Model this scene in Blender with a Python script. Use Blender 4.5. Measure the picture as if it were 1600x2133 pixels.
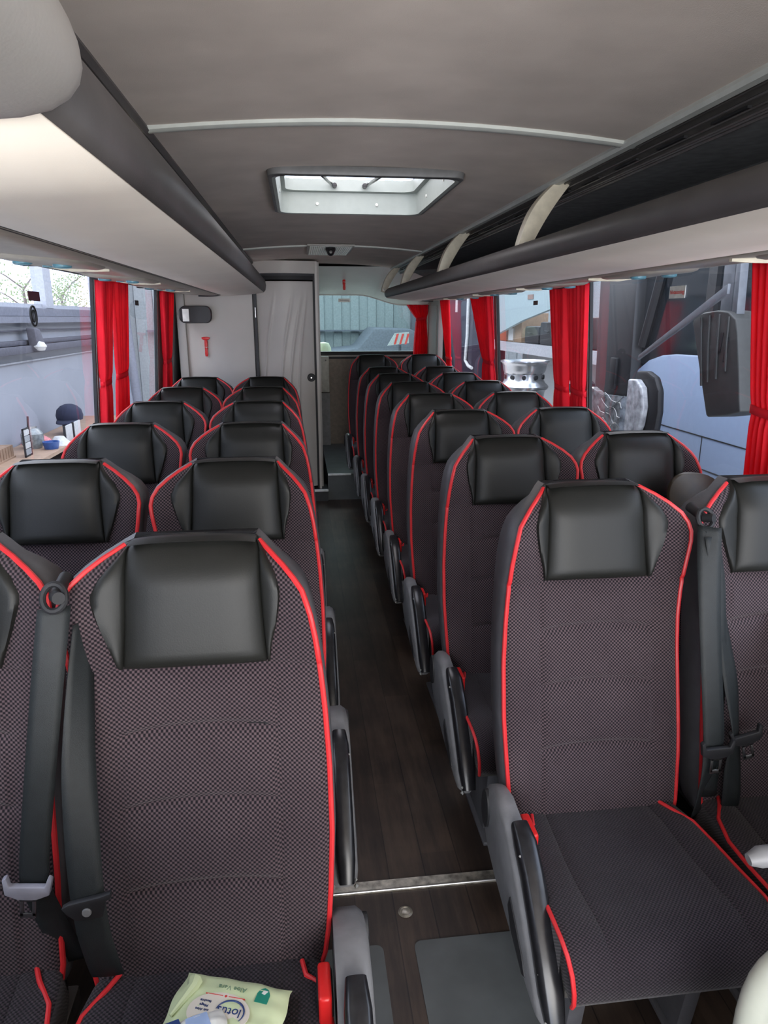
import bpy, bmesh, math, random
from mathutils import Vector, Matrix
random.seed(7)
for o in list(bpy.data.objects): bpy.data.objects.remove(o, do_unlink=True)
C = bpy.context.scene.collection
PI = math.pi

# ------------------------------------------------------------------ camera
FPX = 1450.0
PITCH = math.atan((1066.5-664)/FPX)
YAW = math.atan((800-619)/(FPX/math.cos(PITCH)))
cam_d = bpy.data.cameras.new('camera'); cam = bpy.data.objects.new('camera', cam_d); C.objects.link(cam)
cam_d.sensor_fit = 'VERTICAL'; cam_d.sensor_height = 36.0
cam_d.lens = FPX/2133.0*36.0
cam_d.clip_start = 0.02; cam_d.clip_end = 200
cam.location = (0, 0, 1.55)
cam.rotation_euler = (PI/2-PITCH, 0, -YAW)
bpy.context.scene.camera = cam

# ------------------------------------------------------------------ world, lights, exposure
vs = bpy.context.scene.view_settings
vs.view_transform = 'Standard'; vs.look = 'None'; vs.exposure = 0.2; vs.gamma = 1.0; vs.use_curve_mapping = False
w = bpy.data.worlds.new('world'); bpy.context.scene.world = w; w.use_nodes = True
nt = w.node_tree; nt.nodes.clear()
wo = nt.nodes.new('ShaderNodeOutputWorld'); bg = nt.nodes.new('ShaderNodeBackground')
tc = nt.nodes.new('ShaderNodeTexCoord'); nz = nt.nodes.new('ShaderNodeTexNoise'); nz.inputs['Scale'].default_value = 2.0; nz.inputs['Detail'].default_value = 4
cr = nt.nodes.new('ShaderNodeValToRGB'); cr.color_ramp.elements[0].color = (.62,.76,1,1); cr.color_ramp.elements[1].color = (1,1,1,1)
cr.color_ramp.elements[0].position = .35; cr.color_ramp.elements[1].position = .62
nt.links.new(tc.outputs['Generated'], nz.inputs['Vector']); nt.links.new(nz.outputs['Fac'], cr.inputs['Fac'])
nt.links.new(cr.outputs['Color'], bg.inputs['Color']); bg.inputs["Strength"].default_value = 5.0
nt.links.new(bg.outputs[0], wo.inputs[0])

def area(name, loc, rot, sx, sy, power, col):
    d = bpy.data.lights.new(name, 'AREA'); d.shape = 'RECTANGLE'; d.size = sx; d.size_y = sy; d.energy = power; d.color = col
    o = bpy.data.objects.new(name, d); C.objects.link(o); o.location = loc; o.rotation_euler = rot
    return o
# daylight that comes in through the windscreen opening behind the camera
area('windscreen_daylight', (.25, -1.9, 1.35), (PI/2+.02, 0, 0), 2.3, 1.1, 60, (1.0, .93, .84))
# added fill light at the front right, lifts the left rack underside
area('rack_fill_light', (1.38, -.95, .85), (PI/2+.05, 0, PI/2), .8, 1.3, 13, (1.0, .93, .84))

# ------------------------------------------------------------------ materials
def nodes(name):
    m = bpy.data.materials.new(name); m.use_nodes = True
    n = m.node_tree; b = n.nodes['Principled BSDF']; return m, n, b
def mat(name, col, rough=.5, metal=0, var=.12, scale=30, bump=0, bscale=200, spec=.5, coat=0, sheen=0):
    m, n, b = nodes(name)
    t = n.nodes.new('ShaderNodeTexCoord'); z = n.nodes.new('ShaderNodeTexNoise'); z.inputs['Scale'].default_value = scale; z.inputs['Detail'].default_value = 3
    r = n.nodes.new('ShaderNodeValToRGB')
    r.color_ramp.elements[0].color = tuple(c*(1-var) for c in col)+(1,); r.color_ramp.elements[1].color = tuple(min(1, c*(1+var)) for c in col)+(1,)
    r.color_ramp.elements[0].position = .3; r.color_ramp.elements[1].position = .7
    n.links.new(t.outputs['Object'], z.inputs['Vector']); n.links.new(z.outputs['Fac'], r.inputs['Fac']); n.links.new(r.outputs['Color'], b.inputs['Base Color'])
    b.inputs['Roughness'].default_value = rough; b.inputs['Metallic'].default_value = metal
    b.inputs['Specular IOR Level'].default_value = spec; b.inputs['Coat Weight'].default_value = coat; b.inputs['Sheen Weight'].default_value = sheen
    if bump:
        z2 = n.nodes.new('ShaderNodeTexNoise'); z2.inputs['Scale'].default_value = bscale; z2.inputs['Detail'].default_value = 2
        bp = n.nodes.new('ShaderNodeBump'); bp.inputs['Strength'].default_value = bump; bp.inputs['Distance'].default_value = .002
        n.links.new(t.outputs['Object'], z2.inputs['Vector']); n.links.new(z2.outputs['Fac'], bp.inputs['Height']); n.links.new(bp.outputs[0], b.inputs['Normal'])
    return m
def M1(n, op, a, b=None, clamp=False):
    q = n.nodes.new('ShaderNodeMath'); q.operation = op; q.use_clamp = clamp
    for i, v in enumerate((a, b)):
        if v is None: continue
        if isinstance(v, (int, float)): q.inputs[i].default_value = v
        else: n.links.new(v, q.inputs[i])
    return q.outputs[0]
def weave(name, axes, lo, hi, sx=740, sy=780):
    m, n, b = nodes(name)
    t = n.nodes.new('ShaderNodeTexCoord'); s = n.nodes.new('ShaderNodeSeparateXYZ'); n.links.new(t.outputs['Object'], s.inputs[0])
    v2 = s.outputs[2] if axes[1] == 2 else M1(n, 'ADD', s.outputs[1], s.outputs[2])
    a = M1(n, 'SINE', M1(n, 'MULTIPLY', s.outputs[axes[0]], sx)); c = M1(n, 'SINE', M1(n, 'MULTIPLY', v2, sy))
    f = M1(n, 'MULTIPLY', a, c)
    f = M1(n, 'ADD', M1(n, 'MULTIPLY', f, 1.1), .42, True)
    z = n.nodes.new('ShaderNodeTexNoise'); z.inputs['Scale'].default_value = 7; z.inputs['Detail'].default_value = 3; n.links.new(t.outputs['Object'], z.inputs['Vector'])
    mx = n.nodes.new('ShaderNodeMix'); mx.data_type = 'RGBA'; mx.inputs[6].default_value = lo+(1,); mx.inputs[7].default_value = hi+(1,)
    n.links.new(f, mx.inputs[0])
    m2 = n.nodes.new('ShaderNodeMix'); m2.data_type = 'RGBA'; m2.blend_type = 'MULTIPLY'; m2.inputs[0].default_value = .5
    rr = n.nodes.new('ShaderNodeValToRGB'); rr.color_ramp.elements[0].position = .35; rr.color_ramp.elements[1].position = .65; rr.color_ramp.elements[0].color = (.6,.55,.6,1)
    n.links.new(z.outputs['Fac'], rr.inputs[0]); n.links.new(mx.outputs[2], m2.inputs[6]); n.links.new(rr.outputs[0], m2.inputs[7]); n.links.new(m2.outputs[2], b.inputs['Base Color'])
    bp = n.nodes.new('ShaderNodeBump'); bp.inputs['Strength'].default_value = .5; bp.inputs['Distance'].default_value = .0015; n.links.new(f, bp.inputs['Height']); n.links.new(bp.outputs[0], b.inputs['Normal'])
    b.inputs['Roughness'].default_value = .85; b.inputs['Sheen Weight'].default_value = .15; b.inputs['Specular IOR Level'].default_value = .2
    return m
def glass(name, tint, refl=.03):
    m = bpy.data.materials.new(name); m.use_nodes = True; n = m.node_tree; n.nodes.clear()
    o = n.nodes.new('ShaderNodeOutputMaterial'); mx = n.nodes.new('ShaderNodeMixShader'); tr = n.nodes.new('ShaderNodeBsdfTransparent'); gl = n.nodes.new('ShaderNodeBsdfGlossy')
    tr.inputs[0].default_value = tint+(1,); gl.inputs['Roughness'].default_value = .02; gl.inputs['Color'].default_value = (.9,.9,1,1)
    lw = n.nodes.new('ShaderNodeLayerWeight'); lw.inputs[0].default_value = .5
    n.links.new(M1(n, 'ADD', M1(n, 'MULTIPLY', M1(n, 'POWER', lw.outputs['Facing'], 4.0), .5), refl), mx.inputs[0]); n.links.new(tr.outputs[0], mx.inputs[1]); n.links.new(gl.outputs[0], mx.inputs[2]); n.links.new(mx.outputs[0], o.inputs[0])
    return m

m_fab_back = weave('seat_fabric_back', (0, 2), (.008,.006,.009), (.112,.078,.086))
m_fab_cush = weave('seat_fabric_cushion', (0, 1), (.007,.006,.008), (.050,.036,.044))
m_leather = mat('black_leather', (.0125,.0128,.0112), .46, var=.1, scale=9, bump=.08, bscale=420, spec=.32)
m_pipe = mat('red_piping', (.62,.025,.03), .42, var=.08)
m_shell = mat('grey_seat_shell', (.085,.083,.09), .5, bump=.15)
m_arm_grey = mat('grey_armrest_plastic', (.17,.17,.175), .5, bump=.1)
m_black = mat('glossy_black_plastic', (.012,.012,.014), .28, var=.3, scale=60)
m_wallp = mat('pale_wall_plastic', (.62,.61,.59), .5, var=.05, scale=4)
m_blackm = mat('matt_black_plastic', (.012,.012,.014), .6)
m_wear = mat('worn_bare_plastic', (.42,.42,.40), .6)
m_belt = mat('belt_webbing', (.010,.013,.014), .6, var=.15, scale=60, bump=.3, bscale=900)
m_red = mat('red_plastic', (.72,.02,.02), .35, var=.05)
m_chrome = mat('steel', (.62,.62,.62), .28, metal=1, var=.1)
m_tongue = mat('grey_tongue', (.28,.28,.33), .4)
m_curtain = mat('red_curtain', (.92,.012,.035), .7, var=.1, scale=12, sheen=0, bump=.15, bscale=300)
_n = m_curtain.node_tree; _o = _n.nodes['Material Output']; _t = _n.nodes.new('ShaderNodeBsdfTranslucent'); _t.inputs[0].default_value = (1,.015,.05,1)
_x = _n.nodes.new('ShaderNodeMixShader'); _x.inputs[0].default_value = .38; _n.links.new(_n.nodes['Principled BSDF'].outputs[0], _x.inputs[1]); _n.links.new(_t.outputs[0], _x.inputs[2]); _n.links.new(_x.outputs[0], _o.inputs[0])
m_cream = mat('cream_rack_panel', (.88,.80,.69), .6, var=.03, scale=6, bump=.1, bscale=500)
m_lip = mat('grey_rack_lip', (.085,.078,.076), .48, var=.1, scale=10, bump=.1)
m_ceil = mat('ceiling_fabric', (.64,.565,.50), .9, var=.09, scale=5, bump=.3, bscale=500)
m_trimw = mat('pale_trim', (.52,.54,.50), .4, var=.05)
m_bin = mat('dark_rack_lining', (.22,.225,.23), .75, var=.2)
m_groove = mat('dark_rail', (.07,.065,.06), .35, var=.2)
m_wall = mat('grey_wall_plastic', (.42,.40,.37), .5, var=.05, scale=4, bump=.1)
m_wall2 = mat('toilet_grey', (.56,.53,.49), .42, var=.05, scale=3)
m_side = mat('side_lining', (.22,.22,.22), .6)
m_darkside = mat('dark_side_lining', (.05,.05,.055), .6)
m_hatch = mat('hatch_surround', (.36,.40,.37), .45, var=.04)
m_hatch2 = mat('hatch_outer_rim', (.16,.16,.16), .5)
m_rubber = mat('rubber_black', (.01,.01,.012), .6)
m_serv = mat('service_panel', (.34,.31,.26), .4, var=.08)
m_servw = mat('service_cream', (.68,.62,.48), .35)
m_teal = mat('blue_lens', (.11,.27,.34), .3, var=.3)
m_step = mat('step_edge', (.9,.9,.88), .4)
m_patch = mat('grey_hatch_cover', (.085,.095,.098), .42, var=.18, scale=9)
m_alu = mat('aluminium_strip', (.45,.42,.36), .38, metal=.7, var=.5, scale=40)
m_woodp = mat('beige_rear_panel', (.20,.16,.12), .5, var=.15)
m_offw = mat('off_white_box', (.50,.50,.44), .45)
m_rail = mat('cream_grab_rail', (.62,.64,.54), .22, coat=.4, var=.03)
m_sticker = mat('white_sticker', (.75,.75,.70), .5)
m_stred = mat('red_print', (.65,.06,.05), .5)
m_purple = mat('dark_red_sticker', (.10,.02,.04), .5)
m_brown = mat('brown_sticker', (.16,.10,.08), .5)
g_clear = glass('window_glass', (.90,.92,.97))
g_rear = glass('tinted_rear_glass', (.40,.52,.50))
g_smoke = glass('smoked_hatch_glass', (.95,.85,.82))

def floor_mat():
    m, n, b = nodes('wood_vinyl')
    t = n.nodes.new('ShaderNodeTexCoord'); s = n.nodes.new('ShaderNodeSeparateXYZ'); n.links.new(t.outputs['Object'], s.inputs[0])
    mp = n.nodes.new('ShaderNodeMapping'); mp.inputs['Scale'].default_value = (34, 3.2, 1); n.links.new(t.outputs['Object'], mp.inputs[0])
    z = n.nodes.new('ShaderNodeTexNoise'); z.inputs['Scale'].default_value = 1.0; z.inputs['Detail'].default_value = 6; z.inputs['Roughness'].default_value = .65; n.links.new(mp.outputs[0], z.inputs['Vector'])
    z2 = n.nodes.new('ShaderNodeTexNoise'); z2.inputs['Scale'].default_value = 5; z2.inputs['Detail'].default_value = 5; n.links.new(t.outputs['Object'], z2.inputs['Vector'])
    # plank id
    px = M1(n, 'FLOOR', M1(n, 'MULTIPLY', s.outputs[0], 9.5)); off = M1(n, 'MULTIPLY', M1(n, 'FRACT', M1(n, 'MULTIPLY', px, .37)), 1.0)
    py = M1(n, 'FLOOR', M1(n, 'ADD', M1(n, 'MULTIPLY', s.outputs[1], 1.1), off))
    cb = n.nodes.new('ShaderNodeCombineXYZ'); n.links.new(px, cb.inputs[0]); n.links.new(py, cb.inputs[1])
    wn = n.nodes.new('ShaderNodeTexWhiteNoise'); wn.noise_dimensions = '2D'; n.links.new(cb.outputs[0], wn.inputs['Vector'])
    v = M1(n, 'ADD', M1(n, 'MULTIPLY', z.outputs['Fac'], .55), M1(n, 'MULTIPLY', z2.outputs['Fac'], .5)); v = M1(n, 'ADD', v, M1(n, 'MULTIPLY', wn.outputs['Value'], .2))
    fx = M1(n, 'FRACT', M1(n, 'MULTIPLY', s.outputs[0], 9.5)); gx = M1(n, 'LESS_THAN', fx, .03)
    v = M1(n, 'SUBTRACT', v, M1(n, 'MULTIPLY', gx, .25))
    r = n.nodes.new('ShaderNodeValToRGB'); e = r.color_ramp.elements; e[0].position = .38; e[0].color = (.010,.008,.007,1); e[1].position = .85; e[1].color = (.085,.058,.042,1)
    x = r.color_ramp.elements.new(.62); x.color = (.038,.026,.020,1)
    n.links.new(v, r.inputs[0]); n.links.new(r.outputs[0], b.inputs['Base Color']); b.inputs['Roughness'].default_value = .42
    b.inputs['Specular IOR Level'].default_value = .4
    return m
m_floor = floor_mat()

# ------------------------------------------------------------------ mesh helpers
class MB:
    def __init__(s): s.v = []; s.f = []; s.mi = []
    def add(s, vs_, fs, mi=0):
        b = len(s.v); s.v += [tuple(v) for v in vs_]; s.f += [tuple(b+i for i in f) for f in fs]; s.mi += [mi]*len(fs)
    def box(s, x0, x1, y0, y1, z0, z1, mi=0):
        s.add([(x0,y0,z0),(x1,y0,z0),(x1,y1,z0),(x0,y1,z0),(x0,y0,z1),(x1,y0,z1),(x1,y1,z1),(x0,y1,z1)],
              [(3,2,1,0),(4,5,6,7),(0,1,5,4),(1,2,6,5),(2,3,7,6),(3,0,4,7)], mi)
    def grid(s, rows, closed=False, mi=0, flip=False):
        n = len(rows[0]); vs_ = [p for r in rows for p in r]; fs = []
        for j in range(len(rows)-1):
            for i in range(n if closed else n-1):
                a = j*n+i; b = j*n+(i+1) % n; c = b+n; d = a+n
                fs.append((d,c,b,a) if flip else (a,b,c,d))
        s.add(vs_, fs, mi)
    def cyl(s, p0, p1, r0, r1=None, n=20, cap=True, mi=0):
        r1 = r0 if r1 is None else r1
        p0 = Vector(p0); p1 = Vector(p1); d = (p1-p0).normalized(); a = d.orthogonal().normalized(); b = d.cross(a)
        R = [[p+(a*math.cos(2*PI*i/n)+b*math.sin(2*PI*i/n))*r for i in range(n)] for p, r in ((p0,r0),(p1,r1))]
        s.grid(R, True, mi)
        if cap: s.add(R[0], [tuple(reversed(range(n)))], mi); s.add(R[1], [tuple(range(n))], mi)
    def tube(s, pts, r, n=8, mi=0, closed=False):
        pts = [Vector(p) for p in pts]; R = []; N = len(pts); a = None
        for i, p in enumerate(pts):
            if closed: d = (pts[(i+1) % N]-pts[i-1])
            else: d = (pts[min(i+1, N-1)]-pts[max(i-1, 0)])
            d.normalize()
            a = d.orthogonal().normalized() if a is None else (a-d*a.dot(d)).normalized()
            b = d.cross(a); rr = r(i/(N-1)) if callable(r) else r
            R.append([p+(a*math.cos(2*PI*k/n)+b*math.sin(2*PI*k/n))*rr for k in range(n)])
        if closed: R.append(R[0])
        s.grid(R, True, mi)
        if not closed: s.add(R[0], [tuple(reversed(range(n)))], mi); s.add(R[-1], [tuple(range(n))], mi)
    def prism(s, pts, axis, a, b, mi=0):  # pts 2d polygon, extrude along axis from a to b
        def P(p, t): return {0:(t,p[0],p[1]),1:(p[0],t,p[1]),2:(p[0],p[1],t)}[axis]
        n = len(pts); s.add([P(p,a) for p in pts]+[P(p,b) for p in pts], [tuple(range(n))[::-1], tuple(range(n,2*n))]+[(i,(i+1)%n,n+(i+1)%n,n+i) for i in range(n)], mi)
    def lathe(s, prof, c, axis='z', n=28, mi=0):
        R = []
        for r, h in prof:
            row = []
            for i in range(n):
                a = 2*PI*i/n; x, y = r*math.cos(a), r*math.sin(a)
                row.append({'z':(c[0]+x,c[1]+y,c[2]+h),'x':(c[0]+h,c[1]+x,c[2]+y),'y':(c[0]+x,c[1]+h,c[2]+y)}[axis])
            R.append(row)
        s.grid(R, True, mi)
    def build(s, name, m, parent=None, smooth=True, bevel=0, seg=2, solid=0, sub=0, auto=35):
        me = bpy.data.meshes.new(name); me.from_pydata(s.v, [], s.f)
        ms = m if isinstance(m, (list, tuple)) else [m]
        for q in ms: me.materials.append(q)
        for p, k in zip(me.polygons, s.mi): p.material_index = k
        bm = bmesh.new(); bm.from_mesh(me); bmesh.ops.remove_doubles(bm, verts=bm.verts, dist=1e-6); bmesh.ops.recalc_face_normals(bm, faces=bm.faces)
        if bevel:
            ed = [e for e in bm.edges if len(e.link_faces) == 2 and e.calc_face_angle(0) > .5]
            bmesh.ops.bevel(bm, geom=ed, offset=bevel, segments=seg, profile=.5, affect='EDGES', clamp_overlap=True)
        bm.to_mesh(me); bm.free()
        if smooth:
            for p in me.polygons: p.use_smooth = True
            me.set_sharp_from_angle(angle=math.radians(auto))
        o = bpy.data.objects.new(name, me); C.objects.link(o)
        if parent is not None: o.parent = parent
        if solid: d = o.modifiers.new('t', 'SOLIDIFY'); d.thickness = solid; d.offset = 0
        if sub: d = o.modifiers.new('s', 'SUBSURF'); d.levels = sub; d.render_levels = sub
        return o
def tag(o, label, cat, group=None):
    o['label'] = label; o['category'] = cat
    if group: o['group'] = group
    return o
def thing(name, label, cat, loc=(0,0,0), group=None):
    o = bpy.data.objects.new(name, None); C.objects.link(o); o.location = loc; o.empty_display_size = .1
    return tag(o, label, cat, group)
def struct(o, label=None):
    o['kind'] = 'structure'
    if label: o['label'] = label
    return o
def copy_tree(o, parent=None):
    c = o.copy(); C.objects.link(c)
    if parent is not None: c.parent = parent
    for ch in [k for k in bpy.data.objects if k.parent == o]: copy_tree(ch, c)
    return c
def text_mesh(name, body, size, m, parent, matrix, align='CENTER', depth=.0003):
    cu = bpy.data.curves.new(name, 'FONT'); cu.body = body; cu.size = size; cu.align_x = align; cu.align_y = 'CENTER'; cu.extrude = depth
    t = bpy.data.objects.new(name+'_tmp', cu); C.objects.link(t)
    dg = bpy.context.evaluated_depsgraph_get(); dg.update()
    me = bpy.data.meshes.new_from_object(t.evaluated_get(dg)); bpy.data.objects.remove(t, do_unlink=True)
    me.materials.clear(); me.materials.append(m)
    o = bpy.data.objects.new(name, me); C.objects.link(o); o.parent = parent; o.matrix_local = matrix
    return o
def interp(tab, z):
    if z <= tab[0][0]: return tab[0][1]
    for (a, b), (c, d) in zip(tab, tab[1:]):
        if z <= c: return b+(d-b)*(z-a)/(c-a)
    return tab[-1][1]

# ------------------------------------------------------------------ bus shell
XC = .255; XL, XR = -.97, 1.42; YF, YB = -1.7, 7.62
b = MB(); b.box(XL-.06, XR+.06, YF, YB, -.08, 0); struct(b.build('floor', m_floor, smooth=False))
# ceiling: shallow arch with a hole for the roof hatch
HX0, HX1, HY0, HY1 = -.062, .548, 2.46, 3.30
xs = [-.95,-.6,-.40,-.3,-.2,HX0,.05,.15,.25,.35,.45,HX1,.65,.75,.87,1.0,1.2,1.38]
ys = [YF, 0, 1, 1.9, HY0, 2.9, HY1, 4, 5, 6, 6.55]
def zc(x): return 1.988+.034*max(0, 1-((x-XC)/.62)**2)
b = MB()
for i in range(len(xs)-1):
    for j in range(len(ys)-1):
        if HX0-.001 < xs[i] < HX1-.001 and HY0-.001 < ys[j] < HY1-.001: continue
        P = [(xs[i],ys[j]),(xs[i+1],ys[j]),(xs[i+1],ys[j+1]),(xs[i],ys[j+1])]
        b.add([(x,y,zc(x)) for x, y in P]+[(x,y,2.06) for x, y in P], [(0,3,2,1),(4,5,6,7)])
struct(b.build('ceiling', m_ceil, auto=60))
b = MB()
for x0, x1, y0, y1 in ((XL-.06,HX0-.03,YF,YB),(HX1+.03,XR+.06,YF,YB),(HX0-.03,HX1+.03,YF,HY0-.03),(HX0-.03,HX1+.03,HY1+.03,YB)): b.box(x0,x1,y0,y1,2.07,2.12)
struct(b.build('ceiling_roof_skin', m_side, smooth=False))
def arch(y, wy, n, m):
    R = []
    for k in range(25):
        x = -.40+k*(1.32/24); z = zc(x)
        R.append([(x,y-wy,z+.003),(x,y-wy,z-.008),(x,y-wy*.4,z-.012),(x,y+wy*.4,z-.012),(x,y+wy,z-.008),(x,y+wy,z+.003)])
    q = MB(); q.grid(R); return struct(q.build(n, m))
arch(1.905, .017, 'trim_1', m_trimw); arch(4.93, .012, 'trim_2', m_trimw)

def wall(name, X, sgn, wins, door=None):
    q = MB(); x0, x1 = (X-.02, X) if sgn < 0 else (X, X+.02)
    q.box(x0, x1, YF, YB, 0, .88); q.box(x0, x1, YF, YB, 1.76, 2.07)
    y = YF
    for a, c in wins:
        q.box(x0, x1, y, a, .88, 1.76); y = c
    q.box(x0, x1, y, YB, .88, 1.76)
    return struct(q.build(name, [m_side], smooth=False))
LW = [(-.9,.2),(.24,1.9),(1.94,3.70),(3.73,5.28),(5.50,5.92)]
RW = [(-.9,.2),(.24,1.86),(1.90,3.44),(3.47,5.10),(5.16,6.92)]
wall('wall_left', XL, -1, LW); wall('wall_right', XR, 1, RW)
k = 1
for X, sg, W in ((XL,-1,LW),(XR,1,RW)):
    for a, c in W:
        e = thing('window_%d' % k, '', 'window', (X+sg*.012, (a+c)/2, 0)); del e['label']; del e['category']; struct(e)
        q = MB(); h = (c-a)/2; q.add([(0,-h,.88),(0,h,.88),(0,h,1.76),(0,-h,1.76)], [(0,1,2,3)]); q.build('pane', g_clear, e, smooth=False)
        q = MB(); h = (c-a)/2
        for bb in ((-.008,.008,-h,-h+.012,.88,1.76),(-.008,.008,h-.012,h,.88,1.76),(-.008,.008,-h,h,.88,.90),(-.008,.008,-h,h,1.745,1.76)): q.box(*bb)
        q.build('window_frame', m_rubber, e, smooth=False); k += 1
# rear wall: window opening x .2..1.3 , z 1.20..1.79
RX0, RX1, RZ0, RZ1 = .19, 1.30, 1.215, 1.79
q = MB(); y0, y1 = YB-.03, YB+.05
q.box(XL-.06, RX0, y0, y1, 0, 2.07); q.box(RX1, XR+.06, y0, y1, 0, 2.07); q.box(RX0, RX1, y0, y1, 0, RZ0); q.box(RX0, RX1, y0, y1, RZ1, 2.07)
struct(q.build('wall_rear', m_wall, smooth=False))
e = thing('window_%d' % k, '', 'window', (0, YB+.03, 0)); del e['label']; del e['category']; struct(e)
q = MB(); q.add([(RX0,.03,RZ0),(RX1,.03,RZ0),(RX1,-.05,RZ1),(RX0,-.05,RZ1)], [(0,1,2,3)]); q.build('pane', g_rear, e, smooth=False)
q = MB(); q.box(RX0-.02, RX1+.02, -.085, -.06, RZ0-.035, RZ0); q.box(RX0-.02,RX0+.004,-.08,-.06,RZ0,RZ1); q.box(RX0,RX1,-.085,-.06,RZ0-.075,RZ0-.055); q.build('window_frame', m_rubber, e, bevel=.004)
# slanting panel above the rear window (front face from z2.0 at y6.55 to z1.79 at y7.58), lower edge dips to the right
def low(x): return 1.795 if x < .62 else 1.795-.10*(0.5-0.5*math.cos(PI*min(1, (x-.62)/.5)))
R = []
for i in range(40):
    x = .17+i*(XR-.17)/39; zl = low(x)
    row = []
    for t in (0,.2,.4,.6,.8,.93,1):
        y = 6.56+(7.56-6.56)*t; z = 2.0+(zl-2.0)*t
        bul = .035*math.exp(-((x-.80)/.05)**2)*math.sin(PI*t)
        row.append((x, y-bul, z-bul))
    row += [(x, 7.585, zl-.004), (x, 7.6, zl+.01)]
    R.append(row)
q = MB(); q.grid(R); struct(q.build('trim_3', m_wallp, auto=50))
q = MB(); q.tube([(.17+i*(XR-.17)/39, 7.575, low(.17+i*(XR-.17)/39)-.004) for i in range(40)], .008); struct(q.build('trim_4', m_wallp))
# beige lower rear panel
q = MB(); q.box(.2, XR, YB-.05, YB-.03, .0, 1.14); struct(q.build('trim_5', m_woodp, smooth=False))
# right rear corner pillar panel with recess
q = MB(); q.box(XR-.05, XR, 6.94, 7.58, .88, 1.76); q.box(XR-.062, XR-.05, 7.0, 7.45, .95, 1.68); struct(q.build('trim_6', m_wall, bevel=.008))

# toilet cubicle --------------------------------------------------------------
TY = 6.05
q = MB(); q.box(XL, -.345, TY, TY+.04, 0, 2.0); struct(q.build('wall_toilet_front', m_wall2, smooth=False))
q = MB(); q.box(.15, .19, TY+.06, 7.58, 0, 2.0); struct(q.build('wall_toilet_side', m_wall, smooth=False))
# curved door bulging towards the aisle
def door_y(x): return TY+.005-.06*math.cos((x+.09)/.25*PI/2*.96)
R = []
for j in range(41):
    z = .125+j*(1.845-.125)/40; row = []
    for i in range(121):
        x = -.325+i*(.135+.325)/120; y = door_y(x)
        for k2 in range(4):  # four raised curved ribs, bowing with height
            xb_, xt_ = ((-.288,-.17),(-.15,-.02),(-.075,.05),(.0,.088))[k2]
            xc = xb_+(xt_-xb_)*max(0, (z-.85)/.9)**1.8
            if xc < .12: y -= .012*math.exp(-((x-xc)/.008)**2)*min(1, max(0, (1.75-z)/.15))*min(1, max(0, (z-.2)/.15))
        row.append((x, y, z))
    R.append(row)
q = MB(); q.grid(R)
R2 = [[(p[0], TY+.03, p[2]) for p in (r[0], r[-1])] for r in R]; q.grid(R2)
dr = struct(q.build('door_1', m_wall2, auto=60))
q = MB(); q.lathe([(0,-.014),(.030,-.014),(.034,-.004),(.034,.01)], (.104, door_y(.104)-.016, 1.07), 'y', 28); hd = q.build('door_handle', m_blackm, dr)
q = MB(); q.lathe([(0,-.006),(.006,-.006),(.007,.004)], (.104, door_y(.104)-.031, 1.07), 'y', 12); q.build('lock_pin', m_chrome, hd)
# door frame: black seal round + grey header
q = MB()
fr = lambda x: door_y(max(-.34, min(.15, x)))
for zz0, zz1, ex, mi in ((1.855,1.885,.02,0),(1.905,2.0,.03,1)):
    rows = [[(x, fr(x)-ex, zz0),(x, fr(x)-ex, zz1),(x, TY+.04, zz1),(x, TY+.04, zz0)] for x in [-.345+i*.025 for i in range(21)]]
    q.grid(rows, True, mi)
rows = [[(x, fr(x)-.005, 1.885),(x, fr(x)-.005, 1.905),(x, TY+.04, 1.905),(x, TY+.04, 1.885)] for x in [-.345+i*.025 for i in range(21)]]; q.grid(rows, True, 2)
q.box(.137, .152, TY-.03, TY+.06, .11, 1.9, 0); q.box(.152,.172,TY-.025,TY+.08,.1,2.0,1)
q.box(-.349, -.327, TY-.03, TY+.04, .11, 1.89, 2); q.box(-.36,-.352,TY-.012,TY+.02,.1,1.9,0)
struct(q.build('trim_7', [m_rubber, m_wall2, m_darkside], bevel=0))
# hinge
q = MB(); q.cyl((-.338,TY-.034,1.56),(-.338,TY-.034,1.64),.006); tag(q.build('door_hinge', m_chrome), 'small shiny metal hinge on the left edge of the toilet door', 'hinge')
q = MB(); q.box(XL,-.90,TY-.04,TY,0,1.98); struct(q.build('trim_8', m_wall, bevel=.01))
# steps
q = MB(); q.box(-.36, .225, 5.965, 6.2, 0, .10); struct(q.build('floor_step_left', m_darkside, smooth=False))
q = MB(); q.box(.05, .226, 5.955, 5.985, .088, .104); struct(q.build('trim_9', m_step, bevel=.002))
q = MB(); q.box(.226, XR, 6.0, YB-.05, 0, .23); struct(q.build('floor_step_rear', m_patch, smooth=False))
q = MB(); q.box(.226, .43, 5.99, 6.02, .222, .236); struct(q.build('trim_10', m_step, bevel=.002))
# floor strip, covers
q = MB(); q.box(.02, .56, 1.585, 1.625, 0, .004); q.tube([(.02,1.588,.005),(.56,1.588,.005)], .003, mi=1); struct(q.build('trim_11', [m_alu, m_chrome], bevel=0))
def rrect(x0, x1, y0, y1, r, n=6):
    P = []
    for cx, cy, a in ((x1-r,y1-r,0),(x0+r,y1-r,PI/2),(x0+r,y0+r,PI),(x1-r,y0+r,1.5*PI)):
        for i in range(n+1): t = a+PI/2*i/n; P.append((cx+r*math.cos(t), cy+r*math.sin(t)))
    return P
q = MB(); q.prism(rrect(.247, .58, .75, 1.415, .02), 2, 0, .003); tag(q.build('floor_hatch', m_patch, smooth=False), 'wide scuffed grey floor hatch cover in the aisle at the bottom of the photo', 'hatch cover', 'grey floor covers')
q = MB(); q.prism(rrect(-.02, .167, .75, 1.415, .02), 2, 0, .003); tag(q.build('floor_hatch', m_patch, smooth=False), 'narrow grey floor hatch cover beside the front left seat', 'hatch cover', 'grey floor covers')
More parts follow.
